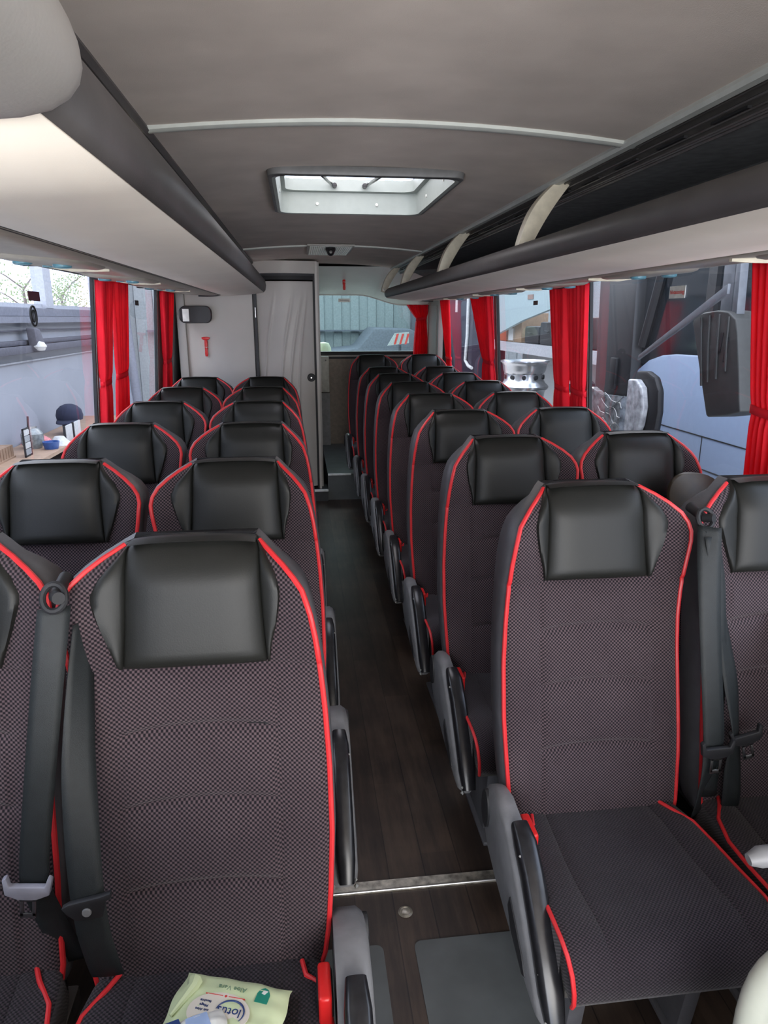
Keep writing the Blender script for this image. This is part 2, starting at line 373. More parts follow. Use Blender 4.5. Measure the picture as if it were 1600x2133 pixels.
q = MB(); q.lathe([(0,.004),(.008,.005),(.012,.003),(.014,.0045),(.02,.0015)], (.24,1.51,0), 'z', 20); tag(q.build('floor_bolt', m_alu), 'round rusty bolt head sunk in the wood-look floor', 'bolt')

# ------------------------------------------------------------------ luggage racks
def rack(side):
    s = -1 if side == 'left' else 1
    if side == 'left':
        root = thing('luggage_rack', 'overhead luggage rack with wide cream underside above the left seats', 'luggage rack', (0,0,0), 'overhead luggage racks')
        lip = [(-.215,1.722),(-.203,1.735),(-.198,1.762),(-.203,1.792),(-.222,1.812),(-.25,1.815),(-.275,1.80),(-.28,1.775)]
        und = [(-.215,1.722),(-.30,1.712),(-.40,1.706),(-.495,1.705)]
        srv = [(-.51,1.707),(-.65,1.712),(-.80,1.724),(-.955,1.747)]
        tray = [(-.28,1.775),(-.40,1.755),(-.90,1.77),(-.94,1.80),(-.94,1.96),(-.86,1.985)]
        Y0, Y1 = .66, 5.36
    else:
        root = thing('luggage_rack', 'open overhead luggage rack with dark inside above the right seats', 'luggage rack', (0,0,0), 'overhead luggage racks')
        lip = [(.727,1.718),(.715,1.728),(.710,1.745),(.715,1.765),(.732,1.782),(.757,1.784),(.785,1.77),(.79,1.75)]
        und = [(.727,1.718),(.83,1.706),(.94,1.699),(1.022,1.697)]
        srv = [(1.034,1.698),(1.15,1.701),(1.28,1.710),(1.405,1.722)]
        tray = [(.79,1.75),(.90,1.735),(1.33,1.745),(1.37,1.78),(1.37,1.93),(1.28,1.95),(.93,1.955)]
        Y0, Y1 = .2, 6.3
    ysec = [Y0+(Y1-.5-Y0)*i/10 for i in range(11)]+[Y1-.5+.5*math.sin(PI/2*i/10) for i in range(1, 11)]
    def taper(y):
        t = max(0, (y-(Y1-.5))/.5); return 1-math.sqrt(max(0, 1-t*t)) if t < 1 else 1
    def sweep(prof, end, name, m, solid=.006, amt=1.0, yy=None):
        wallx = XL+.03 if s < 0 else XR-.03
        R = []
        for y in (yy or ysec):
            k_ = taper(y)*amt
            R.append([(x+(wallx-x)*k_*.42, y, z+(1.74-z)*k_*.25) for x, z in prof])
        q = MB(); q.grid(R); return q.build(name, m, root, auto=50, solid=solid)
    sweep(lip, 0, 'lip', m_lip); sweep(und, 0, 'underside_panel', m_cream); sweep(tray, 0, 'tray', m_bin)
    yy = [y for y in ysec if y < Y1-.02]
    sp = sweep(srv, 0, 'service_panel', m_serv, yy=yy)
    q = MB(); gx, gz = (und[-1][0]+srv[0][0])/2, und[-1][1]+.006
    wallx = XL+.03 if s < 0 else XR-.03
    q.grid([[(gx+dx+(wallx-gx)*taper(y)*.42, y, gz+dz) for dx, dz in ((-.014,-.008),(0,-.004),(.014,-.008),(.014,.01),(-.014,.01))] for y in ysec], True); q.build('seam_strip', m_rubber, root)
    # end cap closing the rounded rear end
    prof = lip[:5]+[(tray[3][0],tray[3][1]),(srv[-1][0],srv[-1][1]),(und[-1][0],und[-1][1])]
    y = Y1-.012; k_ = taper(y)
    q = MB(); P = [(x+(wallx-x)*k_*.42, y, z+(1.74-z)*k_*.25) for x, z in prof]; q.add(P, [tuple(range(len(P)))]); q.build('end_plate', m_lip, root, smooth=False, solid=.006)
    # ceiling rail
    if s > 0:
        q = MB(); q.prism([(.846,1.982),(.852,1.974),(.868,1.972),(.874,1.978),(.87,1.995),(.85,1.995)], 1, Y0, 6.56); q.build('ceiling_rail', m_trimw, root, auto=30)
        q = MB()
        q.prism([(.868,1.985),(.90,1.975),(.93,1.95),(.935,1.935),(.95,1.94),(.95,1.995),(.87,1.995)], 1, Y0, 6.56)
        for t, (x, z) in enumerate([(.886,1.977),(.905,1.968),(.920,1.956),(.932,1.943)]): q.tube([(x,Y0,z),(x,6.56,z)], .0035, 6, mi=1 if t % 2 else 0)
        y = Y0+.3
        while y < 6.4:
            q.box(.908,.918,y,y+.13,1.9565,1.9615,2); y += .24
        q.build('slotted_rail', [m_groove, m_lip, m_rubber], root, auto=30)
        q = MB(); q.prism([(.95,1.94),(1.3,1.95),(1.37,1.93),(1.37,1.99),(.95,1.99)], 1, Y0, 6.5); q.build('rack_head_lining', m_bin, root, smooth=False)
    else:
        q = MB(); q.prism([(-.335,1.982),(-.345,1.974),(-.36,1.972),(-.37,1.978),(-.37,1.995),(-.34,1.995)], 1, Y0, 6.0); q.build('ceiling_rail', m_lip, root, auto=30)
        q = MB(); q.prism([(-.372,1.99),(-.372,1.975),(-.42,1.94),(-.44,1.94),(-.44,1.995)], 1, Y0, 5.4); q.build('slotted_rail', m_groove, root, smooth=False)
    # curved straps between ceiling and lip
    for yb in ([2.42,3.80,5.16,6.35] if s > 0 else [1.9,3.25,4.6]):
        rows = []
        for i in range(17):
            t = i/16; bow = math.sin(PI*t)
            if s > 0: x = .889+(.757-.889)*t-.012*bow; z = 1.985+(1.772-1.985)*t+.012*bow
            else: x = -.395+(-.262+.395)*t-.002*bow; z = 1.985+(1.80-1.985)*t+.004*bow
            hw = .023+.010*bow; nx, nz = s*.80, -.60*0-.0   # half width across the bus
            nx, nz = s*.88, -.35
            rows.append([(x+nx*hw*a_, yb+b2*.020, z+nz*hw*a_) for a_, b2 in ((-1,-.3),(-.9,-.9),(0,-1.1),(.9,-.9),(1,-.3),(1,1),(-1,1))])
        q = MB(); q.grid(rows, True); q.add(rows[0], [tuple(range(7))]); q.add(rows[-1], [tuple(range(7))]); br = q.build('strap', m_servw, root, auto=50)
        p = rows[-2][2]; q = MB(); q.lathe([(0,-.003),(.005,-.002),(.006,.002)], (p[0], p[1]-.001, p[2]+.004), 'y', 12); q.build('screw', m_chrome, br)
    # passenger service units on the panel
    y = (.62 if s > 0 else 1.39)
    while y < Y1-.45:
        if s > 0: xs_ = (1.05,1.38); zf = lambda x: interp([(p[0],p[1]) for p in srv], x)-.004
        else: xs_ = (-.93,-.53); zf = lambda x: interp([(p[0],p[1]) for p in srv[::-1]], x)-.004
        xm = sum(xs_)/2; q = MB()
        n_ = 28; rows = []
        for dz, k_ in ((.004,1),(-.004,.96),(-.009,.85),(-.010,.5),(-.010,0.02)):
            rows.append([(xm+(xs_[1]-xs_[0])*.36*k_*math.copysign(abs(math.cos(a))**.5, math.cos(a)), y+.20*k_*math.copysign(abs(math.sin(a))**.6, math.sin(a)), zf(xm+(xs_[1]-xs_[0])*.36*k_*math.cos(a))+dz) for a in [2*PI*i/n_ for i in range(n_)]])
        q.grid(rows, True); u = q.build('service_unit', m_serv, root, auto=60)
        for dx, dy in ((-.055,-.05),(.055,-.05)):
            x = xm+dx; zz = zf(x)-.009
            q = MB(); q.lathe([(.026,.004),(.026,-.006),(.021,-.009),(.015,-.004),(.010,-.008),(0,-.009)], (x,y+dy,zz), 'z', 20); q.build('air_nozzle', m_teal, u)
        q = MB(); q.lathe([(.016,.003),(.016,-.004),(.012,-.005),(.011,-.002),(0,-.002)], (xm-.02,y+.06,zf(xm)-.008), 'z', 18); q.build('reading_light', m_teal, u)
        q = MB(); q.prism([(xm+dx_, zf(xm+dx_)-(.015-.009*abs(dx_)/.12)) for dx_ in (-.12,-.06,0,.06,.12)]+[(xm+dx_, zf(xm+dx_)+.004) for dx_ in (.12,.06,0,-.06,-.12)], 1, y+.22, y+.232); q.build('divider_rib', m_servw, u, smooth=False)
        q = MB(); xo = xs_[1]-.03 if s > 0 else xs_[0]+.03
        q.box(xo-.02,xo+.02,y+.28,y+.35,zf(xo)-.012,zf(xo)+.004); q.build('curtain_hook', m_rubber, u, smooth=False)
        y += .905
    return root
rl = rack('left'); rr_ = rack('right')
# moulded grey end housing at the near end of the left rack
prof = [(-.20,1.708),(-.168,1.722),(-.156,1.745),(-.163,1.775),(-.182,1.805),(-.215,1.835),(-.27,1.856),(-.35,1.87),(-.9,1.87),(-.9,1.705),(-.50,1.698),(-.30,1.702)]
cx = sum(p[0] for p in prof)/len(prof); R = []
for y, k_ in ((-.5,1.0),(-.1,1.0),(.3,1.0),(.5,1.0),(.60,1.0),(.655,.99),(.685,.965),(.69,.90)):
    R.append([(-.5+(x+.5)*k_, y, 1.78+(z-1.78)*k_) for x, z in prof])
q = MB(); q.grid(R, True); q.add(R[-1], [tuple(range(len(prof)))]); q.add(R[0], [tuple(range(len(prof)))]); q.build('end_housing', m_wall, rl, sub=1, auto=80)

# ------------------------------------------------------------------ roof hatch, grille, camera dome
rh = thing('roof_hatch', 'rectangular roof hatch with pale deep surround let into the grey ceiling', 'roof hatch', ((HX0+HX1)/2, (HY0+HY1)/2, 2.002))
def loop(x0,x1,y0,y1,r,z): return [(p[0],p[1],z) for p in rrect(x0,x1,y0,y1,r,5)]
hx, hy = (HX1-HX0)/2, (HY1-HY0)/2
q = MB(); R = [loop(-hx-.022,hx+.022,-hy-.022,hy+.022,.05,.018), loop(-hx-.018,hx+.018,-hy-.018,hy+.018,.05,-.006), loop(-hx-.006,hx+.006,-hy-.006,hy+.006,.05,-.010)]
q.grid(R, True); q.build('outer_rim', m_hatch2, rh, solid=.002)
q = MB(); R = [loop(-hx-.006,hx+.006,-hy-.006,hy+.006,.05,-.010), loop(-hx+.006,hx-.006,-hy+.006,hy-.006,.05,-.008), loop(-hx+.014,hx-.014,-hy+.014,hy-.014,.05,.075), loop(-hx+.03,hx-.03,-hy+.03,hy-.03,.05,.08), loop(-hx+.03,hx-.03,-hy+.03,hy-.03,.05,.125)]
q.grid(R, True); su = q.build('surround', m_hatch, rh, auto=50)
for x, y in ((-.14,hy-.012),(.12,hy-.012),(hx-.010,.15),(hx-.010,-.2),(-hx+.010,.1)):
    q = MB(); q.lathe([(0,-.004),(.006,-.003),(.007,.002)], (x,y,.03), 'y' if abs(x) < .2 else 'x', 12); q.build('screw', m_sticker, su)
q = MB(); q.add([(-hx-.05,-hy-.05,.19),(hx+.05,-hy-.05,.19),(hx+.05,hy+.05,.19),(-hx-.05,hy+.05,.19)], [(0,1,2,3)]); q.build('lid', g_smoke, rh, smooth=False)
q = MB()
for bb in ((-hx-.05,hx+.05,-hy-.05,-hy+.03,.17,.19),(-hx-.05,hx+.05,hy-.01,hy+.05,.17,.19),(-hx-.05,-hx+.02,-hy,hy,.17,.19),(hx-.02,hx+.05,-hy,hy,.17,.19)): q.box(*bb)
q.build('lid_frame', m_hatch2, rh, smooth=False)
for sx in (-1, 1):
    q = MB(); q.tube([(sx*.075,hy-.035,.105),(sx*.16,hy-.22,.135),(sx*.17,hy-.26,.17)], .008, 8); q.build('lifting_arm', m_chrome, rh)
    q = MB(); q.lathe([(0,-.018),(.010,-.016),(.011,0),(.004,.004)], (sx*.065,hy-.035,.10), 'y', 14); q.build('knob', m_black, rh)
    q = MB(); q.lathe([(0,-.008),(.02,-.006),(.045,.002)], (-.02+sx*.22,.1,.165), 'z', 16); q.build('hinge_plate', m_groove, rh)
gz_ = 2.013
gr = thing('ceiling_grille', 'square pale perforated grille in the ceiling near the rear', 'grille', (.235,5.12,gz_))
q = MB(); q.box(-.155,.155,-.30,.36,-.008,.004); q.build('frame', m_wall, gr, bevel=.004)
q = MB()
for i in range(23): q.box(-.14+i*.0125,-.1355+i*.0125,-.28,.34,-.012,-.007)
for i in range(18): q.box(-.14,.14,-.28+i*.036,-.272+i*.036,-.0125,-.0075)
q.build('mesh', m_trimw, gr, smooth=False)
cd = thing('dome_camera', 'small black dome camera on the ceiling in front of the grille', 'camera', (.232,4.86,1.99))
q = MB(); q.lathe([(.032,.01),(.034,-.006),(.028,-.016),(.02,-.034),(.010,-.042),(0,-.044)], (0,0,0), 'z', 20); q.build('housing', m_black, cd)
q = MB(); q.lathe([(0,-.033),(.010,-.031),(.012,-.026)], (0,0,-.02), 'y', 14); q.build('lens', m_groove, cd)

# ------------------------------------------------------------------ hammers, mirror, stickers
def hammer(loc, label, rx=0):
    t = thing('emergency_hammer', label, 'hammer', loc, 'red emergency hammers'); t.rotation_euler.x = rx
    q = MB(); q.prism([(-.03,.055),(-.034,.068),(-.015,.072),(.015,.072),(.034,.068),(.03,.055),(.014,.045),(-.014,.045)], 1, -.03, -.008); q.build('head', m_red, t, bevel=.003)
    q = MB(); q.prism([(-.011,.05),(.011,.05),(.009,-.01),(.013,-.065),(.010,-.085),(-.010,-.085),(-.013,-.065),(-.009,-.01)], 1, -.026, -.008); q.build('handle', m_red, t, bevel=.003)
    q = MB(); q.box(-.014,.014,-.012,0,-.03,.04); q.build('holder', m_red, t, bevel=.002)
    q = MB(); q.tube([(.012,-.02,-.005),(.017,-.022,-.015),(0,-.03,-.012),(-.012,-.02,-.01)], .0018, 6); q.build('seal_tie', m_sticker, t)
hammer((-.752,TY,1.335), 'red emergency hammer on the pale wall beside the black mirror')
hammer((.457,7.02,1.895), 'red emergency hammer on the panel above the rear window', math.radians(-12))
mr = thing('exit_mirror', 'black rounded mirror sticking out beside the left rear exit', 'mirror', (-.80,5.98,1.575))
q = MB(); P = rrect(-.135,.125,-.06,.075,.05,6); R = []
for y, k_ in ((0,.7),(-.03,.97),(-.06,1.0),(-.075,.97),(-.073,.92)): R.append([(x*k_, y, z*k_) for x, z in P])
q.grid(R, True); q.add(R[0], [tuple(range(len(P)))]); q.build('housing', m_black, mr)
q = MB(); q.add([(x*.93, -.071, z*.93) for x, z in P], [tuple(range(len(P)))]); m_mir = mat('mirror_glass', (.012,.012,.014), .35, metal=0, spec=.3); q.build('mirror_glass', m_mir, mr, smooth=False, solid=.002)
q = MB(); q.box(-.105,-.055,-.0745,-.0725,-.045,.05); q.build('bright_patch', m_sticker, mr, smooth=False)  # white patch on the left of the mirror face
q = MB(); q.tube([(-.03,0,.0),(-.04,.04,.0),(-.05,.07,0)], .012); q.build('bracket', m_blackm, mr)
def sticker(name, label, X, y0, y1, z0, z1, m, body=None, mt=None, side=1, size=.02):
    q = MB(); t = .0015; xx = X-side*.003
    yc, zc_ = (y0+y1)/2, (z0+z1)/2
    root = thing(name, label, 'sticker', (xx, yc, zc_))
    q.box(-t/2,t/2,y0-yc,y1-yc,z0-zc_,z1-zc_); q.build('paper', m, root, smooth=False)
    if body:
        rot = Matrix(((0,0,-side),(-side,0,0),(0,1,0))).to_4x4() if side > 0 else Matrix(((0,0,1),(1,0,0),(0,1,0))).to_4x4()
        mt4 = Matrix.Translation((-side*.0015,0,0)) @ rot
        text_mesh('lettering', body, size, mt, root, mt4)
    return root
sticker('window_sticker', 'white sticker with red print on the dark part of the right window', XR+.012, 2.56, 2.675, 1.625, 1.67, m_sticker, 'Notausstieg', m_stred, 1, .021)
sticker('window_sticker', 'small brown sticker on the window left of the paired curtains', XR+.012, 4.22, 4.30, 1.63, 1.655, m_brown, side=1)
sticker('window_sticker', 'dark red rectangular sticker on the left window against the sky', XL-.012, 2.84, 2.96, 1.615, 1.65, m_purple, side=-1)
sticker('window_sticker', 'tiny black square sticker on the second left window', XL-.012, 4.62, 4.72, 1.63, 1.66, m_rubber, side=-1)
em = thing('oval_emblem', 'black oval ring emblem stuck on the left window under the dark red sticker', 'emblem', (XL-.004, 2.87, 1.56))
q = MB(); q.tube([(0,.030*math.cos(2*PI*i/28),.036*math.sin(2*PI*i/28)) for i in range(28)], .004, 6, closed=True); q.build('ring', m_rubber, em)
q = MB(); q.tube([(0,.016*math.cos(2*PI*i/20),.022*math.sin(2*PI*i/20)) for i in range(20)], .0025, 6, closed=True); q.tube([(0,0,-.02),(0,0,.02)], .002); q.build('emblem_mark', m_rubber, em)
rs = thing('window_sticker', 'long white sticker with faint lettering at the top of the rear window', 'sticker', (.495, YB-.024, 1.735))
q = MB(); q.box(-.062,.062,-.001,.001,-.018,.018); q.build('paper', m_sticker, rs, smooth=False)
text_mesh('lettering', 'Notausstieg', .021, m_brown, rs, Matrix.Translation((0,-.0015,0)) @ Matrix.Rotation(PI/2, 4, 'X'))

# ------------------------------------------------------------------ curtains
def curtain(label, axis, c, y0, y1, z0, z1, tie, waist, n=7, flare=1.0, shift=0.0, tieback=True, side=1, sway=0):
    t = thing('curtain', label, 'curtain', (0,0,0), 'red window curtains')
    rows = []; H = z1-z0; ph = random.random()*6; wid = y1-y0; mid = (y0+y1)/2
    for j in range(46):
        z = z1-H*j/45; f = (z-tie)/(z1-tie) if z > tie else 0
        if z > tie: ws = waist+(1-waist)*(f**.8); mm = mid+shift*(1-f)
        else: g = (tie-z)/(tie-z0+1e-6); ws = waist+(flare-waist)*(g**.6); mm = mid+shift+sway*g
        row = []
        for i in range(n*12+1):
            u = i/(n*12); y = mm+wid*ws*(u-.5)
            a = .019*(.55+.45*ws)+.004*math.sin(3*u*PI+ph)
            x = c+a*math.sin(2*PI*n*u+ph+.25*math.sin(z*6+ph))*(1-.3*math.exp(-((z-tie)/.03)**2))
            row.append((x, y, z) if axis == 'x' else (y, x, z))
        rows.append(row)
    q = MB(); q.grid(rows); q.build('cloth', m_curtain, t, auto=80, solid=.0025)
    if tieback:
        q = MB(); r1 = wid*waist/2+.006; P = []
        for i in range(20):
            a = 2*PI*i/20; yy = mid+shift+r1*math.cos(a); xx = c+.022*math.sin(a)
            P.append((xx,yy,tie+.008*math.cos(a)) if axis == 'x' else (yy,xx,tie+.008*math.cos(a)))
        R = [[(p[0],p[1],p[2]+dz) for p in P] for dz in (-.014,.014)]
        q.grid(R, True); q.build('tieback', m_curtain, t, solid=.003)
    return t
XCR, XCL = XR-.035, XL+.035
curtain('bright red curtain hanging at the right edge of the photo', 'x', XCR, 1.76, 2.10, .92, 1.712, 1.27, .72, 9, .85)
curtain('left panel of the paired red curtains between two right windows', 'x', XCR, 3.615, 3.86, .92, 1.716, 1.19, .62, 6, .8, -.02)
curtain('right panel of the paired red curtains between two right windows', 'x', XCR, 3.36, 3.59, .92, 1.716, 1.19, .72, 6, .85, 0)
curtain('red curtain knotted low, second from the rear along the right windows', 'x', XCR, 5.12, 5.68, .92, 1.72, 1.24, .42, 9, .62, -.16)
curtain('narrow red curtain at the rear end of the right windows', 'x', XCR, 6.54, 6.94, .92, 1.72, 1.19, .45, 6, .6, -.06)
curtain('short red curtain gathered at the corner of the rear window', 'y', YB-.14, 1.14, 1.38, 1.07, 1.69, 1.55, .42, 6, .72, .035)
curtain('bright front half of the red curtain pair on the left window post', 'x', XCL-.01, 3.67, 3.89, .92, 1.738, 1.24, .60, 6, .60, -.02, side=-1)
curtain('shaded rear half of the red curtain pair on the left window post', 'x', XCL+.012, 3.89, 4.13, .92, 1.738, 1.26, .78, 6, .85, .0, side=-1)
curtain('narrow red curtain on the left beside the rear exit', 'x', XCL, 5.26, 5.68, .92, 1.738, 1.25, .52, 7, .6, 0, side=-1)

# ------------------------------------------------------------------ seats
OUT = [(.385,.190),(.42,.205),(.48,.214),(.56,.220),(.66,.225),(.78,.224),(.88,.219),(.95,.213),(1.01,.206),(1.06,.197),(1.10,.183),(1.13,.158),(1.152,.132),(1.168,.112),(1.176,.10)]
INN = [(.385,.190),(.42,.198),(.60,.200),(.80,.196),(.88,.195),(.94,.200),(.99,.207),(1.04,.215),(1.075,.219),(1.105,.212),(1.13,.185),(1.152,.150),(1.168,.118),(1.176,.10)]
CRE = (.848,.722,.575)
def wdt(z, x_inner): return interp(INN if x_inner else OUT, z)
def fy(x, z, inn):
    sgn = 1 if x*inn > 0 else 0
    u = min(1, abs(x)/wdt(z, sgn))
    y = -(1.187-z)*.203
    a = interp([(.38,.018),(.55,.03),(.8,.028),(.95,.036),(1.06,.052),(1.12,.036),(1.176,.012)], z)
    y -= a*u**3.2
    y += .020*u**14
    y -= .014*math.exp(-((z-.62)/.13)**2)*(1-u*u)
    if abs(x) < .137:
        fade = min(1, (.137-abs(x))/.012)
        for k_, cz in enumerate(CRE):
            cz2 = cz+.012*(1-(x/.137)**2)
            y += .009*fade*math.exp(-((z-cz2)/.007)**2)
        if z < .94: y -= .005*fade*abs(math.sin(PI*(z-.575)/.137))**.6
    if z < .945: y += .0035*math.exp(-((abs(x)-.135)/.004)**2)
    y += .004*math.exp(-((z-.965)/.005)**2)
    if z > 1.11: y += .035*((z-1.11)/.066)**2
    return y
ZR = sorted(set([.385,.40,.43]+[round(.455+.02*i,4) for i in range(35)]+[c+.012+d for c in CRE for d in (-.016,-.009,-.004,0,.004,.009,.016)]+[.956,.961,.965,.969,.974,1.142,1.152,1.16,1.168,1.173,1.176]))
ZR = [z for i, z in enumerate(ZR) if i == 0 or z-ZR[i-1] > .0015]
UX = [-1,-.985,-.96,-.92,-.87,-.8,-.72,-.66,-.635,-.61,-.59,-.56,-.48,-.38,-.26,-.13,0,.13,.26,.38,.48,.56,.59,.61,.635,.66,.72,.8,.87,.92,.96,.985,1]
def build_seat(inn, aisle):
    t = thing('passenger_chair', 'x', 'seat', (0,0,0), 'coach seats in rows along the aisle')
    # backrest cushion
    R = []
    for z in ZR:
        row = []
        for u in UX:
            x = u*wdt(z, u*inn > 0); row.append((x, fy(x, z, inn), z))
        R.append(row)
    q = MB(); q.grid(R)
    # side walls going back under the shell
    for col in (0, -1):
        q.grid([[r[col], (r[col][0]*1.0, r[col][1]+.03, r[col][2])] for r in R])
    q.grid([R[-1], [(p[0]*.98, p[1]+.03, p[2]-.006) for p in R[-1]]])
    back = q.build('backrest', m_fab_back, t, auto=80)
    # headrest pad
    xi = [(.968,.130),(1.0,.142),(1.04,.158),(1.08,.171),(1.10,.172),(1.125,.158),(1.15,.132),(1.176,.108)]; xu = [(.968,.127),(1.0,.131),(1.04,.142),(1.08,.149),(1.10,.149),(1.125,.142),(1.15,.128),(1.176,.108)]
    zz = [.966,.968,.972,.978,.99]+[1.0+.014*i for i in range(12)]+[1.160,1.167,1.173,1.176]; rows = []
    UU = [-1,-.99,-.96,-.9,-.84,-.79,-.755,-.735,-.715,-.7,-.68,-.64,-.56,-.42,-.28,-.14,0,.14,.28,.42,.56,.64,.68,.7,.715,.735,.755,.79,.84,.9,.96,.99,1]
    for z in zz:
        row = []
        for u in UU:
            W = interp(xi if u*inn > 0 else xu, z); sx = min(.113+.010*((1.187-z)/.22)**2, W*.96)
            a = abs(u)
            x = math.copysign(sx*(a/.715) if a <= .715 else sx+(W-sx)*(a-.715)/.285, u)
            y = fy(x, z, inn)
            edge = min(1, (z-.966)/.012); bot = math.sqrt(max(0, 1-(1-min(1, (z-.966)/.03))**2))
            if a < .715:
                v = 1-(a/.715)**6; puff = .022*v*bot+.006*(1-(x/.12)**2)*bot
            else:
                v = max(0, math.sin(PI*(a-.715)/.285))**.5; puff = .009*v*bot
            y = y-.003*edge-puff
            if abs(a-.715) < .008: y += .002
            if a > .985 or z < .967: y = fy(x, z, inn)+.001
            row.append((x, y, z))
        rows.append(row)
    lt = rows[-1]
    for dy, z, k_ in ((.010,1.181,1),(.03,1.184,.99),(.052,1.182,.98),(.07,1.174,.98),(.076,1.158,.98)):
        rows.append([(p[0]*k_, -.02+dy+.004*(abs(p[0])/.1)**2, z-.006*(abs(p[0])/.108)**3) for p in lt])
    q = MB(); q.grid(rows); q.build('headrest', m_leather, t, auto=60)
    # red piping on both edges
    for s_ in (-1, 1):
        pts = []
        tab = INN if s_*inn > 0 else OUT
        for z in ZR:
            if z < .40 or z > 1.172: continue
            w_ = interp(tab, z)
            pts.append((s_*(w_+.001), fy(s_*w_, z, inn)-.001, z))
        q = MB(); q.tube(pts, .0052, 8); q.build('piping', m_pipe, t)
    # back shell
    rows = []
    for z in ZR:
        th = .105 if z < 1.0 else .105-.045*((z-1.0)/.176)**2
        yb = -(1.187-z)*.203+th
        wi, wn = wdt(z, inn > 0), wdt(z, inn < 0)   # right, left
        row = []
        e_l = fy(-wn, z, inn); e_r = fy(wi, z, inn)
        row += [(-wn*1.0, e_l+.004, z), (-wn-.007, e_l+.012, z), (-wn-.010, e_l+.035, z), (-wn-.006, yb-.02, z), (-wn+.02, yb, z), (-.08, yb+.008, z)]
        row += [(.08, yb+.008, z), (wi-.02, yb, z), (wi+.006, yb-.02, z), (wi+.010, e_r+.035, z), (wi+.007, e_r+.012, z), (wi, e_r+.004, z)]
        rows.append(row)
    q = MB(); q.grid(rows); q.add(rows[-1], [tuple(range(12))]); q.add(rows[0], [tuple(range(12))]); q.build('back_shell', m_shell, t, auto=60)
    # seat cushion
    S = []
    prof = [(-.13,.415,.19),(-.17,.425,.20),(-.22,.432,.207),(-.30,.432,.213),(-.38,.436,.217),(-.46,.444,.219),(-.51,.444,.219),(-.54,.436,.218),(-.562,.415,.216),(-.572,.385,.214),(-.570,.35,.212),(-.555,.325,.208),(-.50,.315,.205),(-.2,.315,.20),(-.13,.33,.19)]
    for y, z, w_ in prof:
        row = []; top = z > .36
        for u in [-1,-.985,-.95,-.88,-.78,-.66,-.64,-.62,-.5,-.3,-.1,.1,.3,.5,.62,.64,.66,.78,.88,.95,.985,1]:
            dz = 0
            if top:
                dz = .012*(abs(u)**4)-.022*(abs(u)**16)
                if y > -.5: dz -= .012*(1-u*u)*math.sin(PI*max(0, min(1, (-.13-y)/.38)))
                if abs(abs(u)-.64) < .005: dz -= .003
            row.append((u*w_, y, z+dz))
        S.append(row)
    q = MB(); q.grid(S); q.grid([[r[0] for r in S[:7]], [(r[0][0], r[0][1], .33) for r in S[:7]]]); q.grid([[r[-1] for r in S[:7]], [(r[-1][0], r[-1][1], .33) for r in S[:7]]])
    q.add([r[0] for r in S], [tuple(range(len(S)))]); q.add([r[-1] for r in S], [tuple(range(len(S)))])
    cu = q.build('seat_cushion', m_fab_cush, t, auto=60)
    for s_ in (-1, 1):
        pts = [(s_*(w_+.001), y, z-.008 if k_ < 8 else z) for k_, (y, z, w_) in enumerate(prof[2:12])]
        if s_*inn < 0: pts = [(s_*.165,-.175,.434),(s_*.172,-.205,.434),(s_*.190,-.218,.432),(s_*.206,-.224,.428)]+pts[1:]
        else: pts = [(s_*.15,-.15,.43),(s_*.17,-.19,.432),(s_*.20,-.235,.43)]+pts[1:]
        q = MB(); q.tube(pts, .0045, 8); q.build('cushion_piping', m_pipe, t)
    # under frame and leg
    q = MB(); q.box(-.20,.20,-.50,-.10,.275,.318); q.build('seat_frame', m_groove, t, bevel=.006)
    for sx in (-.13, .13):
        q = MB(); q.prism([(-.16,.28),(-.44,.28),(-.40,.012),(-.22,.012)], 0, sx-.018, sx+.018); q.box(sx-.03,sx+.03,-.46,-.16,0,.014); q.build('leg', m_shell, t, bevel=.004)
    if aisle:
        a = -inn
        P = [(-.085,.42),(-.10,.47),(-.14,.50),(-.20,.515),(-.27,.505),(-.34,.455),(-.42,.385),(-.50,.31),(-.545,.262),(-.52,.25),(-.42,.265),(-.32,.285),(-.21,.31),(-.13,.34),(-.09,.38)]; ao = .009 if inn < 0 else -.011
        def ring(k_, x): 
            cy, cz = -.30, .38
            return [(x, cy+(y-cy)*k_, cz+(z-cz)*k_) for y, z in P]
        rows = [ring(.97, a*.222), ring(1.0, a*.232), ring(1.0, a*(.258+ao)), ring(.95, a*(.270+ao)), ring(.86, a*(.274+ao))]
        q = MB(); q.grid(rows, True); q.add(rows[-1], [tuple(range(len(P)))]); q.add(rows[0], [tuple(range(len(P)))]); sp = q.build('side_panel', m_arm_grey, t, auto=50)
        q = MB(); R = []
        for k_, dx in ((1,.270+ao),(.97,.2785+ao),(.8,.280+ao)):
            R.append([(a*dx, -.135+.030*k_*math.cos(2*PI*i/20), .432+.050*k_*math.sin(2*PI*i/20)) for i in range(20)])
        q.grid(R, True); q.add(R[-1], [tuple(range(20))]); q.build('pivot_cover', m_blackm, sp)
        q = MB(); q.prism([(-.33,.345),(-.34,.375),(-.43,.315),(-.455,.287),(-.44,.277),(-.36,.305)], 0, a*(.268+ao), a*(.2775+ao)); q.build('grip_slot', m_blackm, sp, bevel=.003)
        pth = [(-.285,.505),(-.33,.492),(-.38,.458),(-.43,.408),(-.475,.360),(-.515,.312),(-.545,.270)]
        rows = []
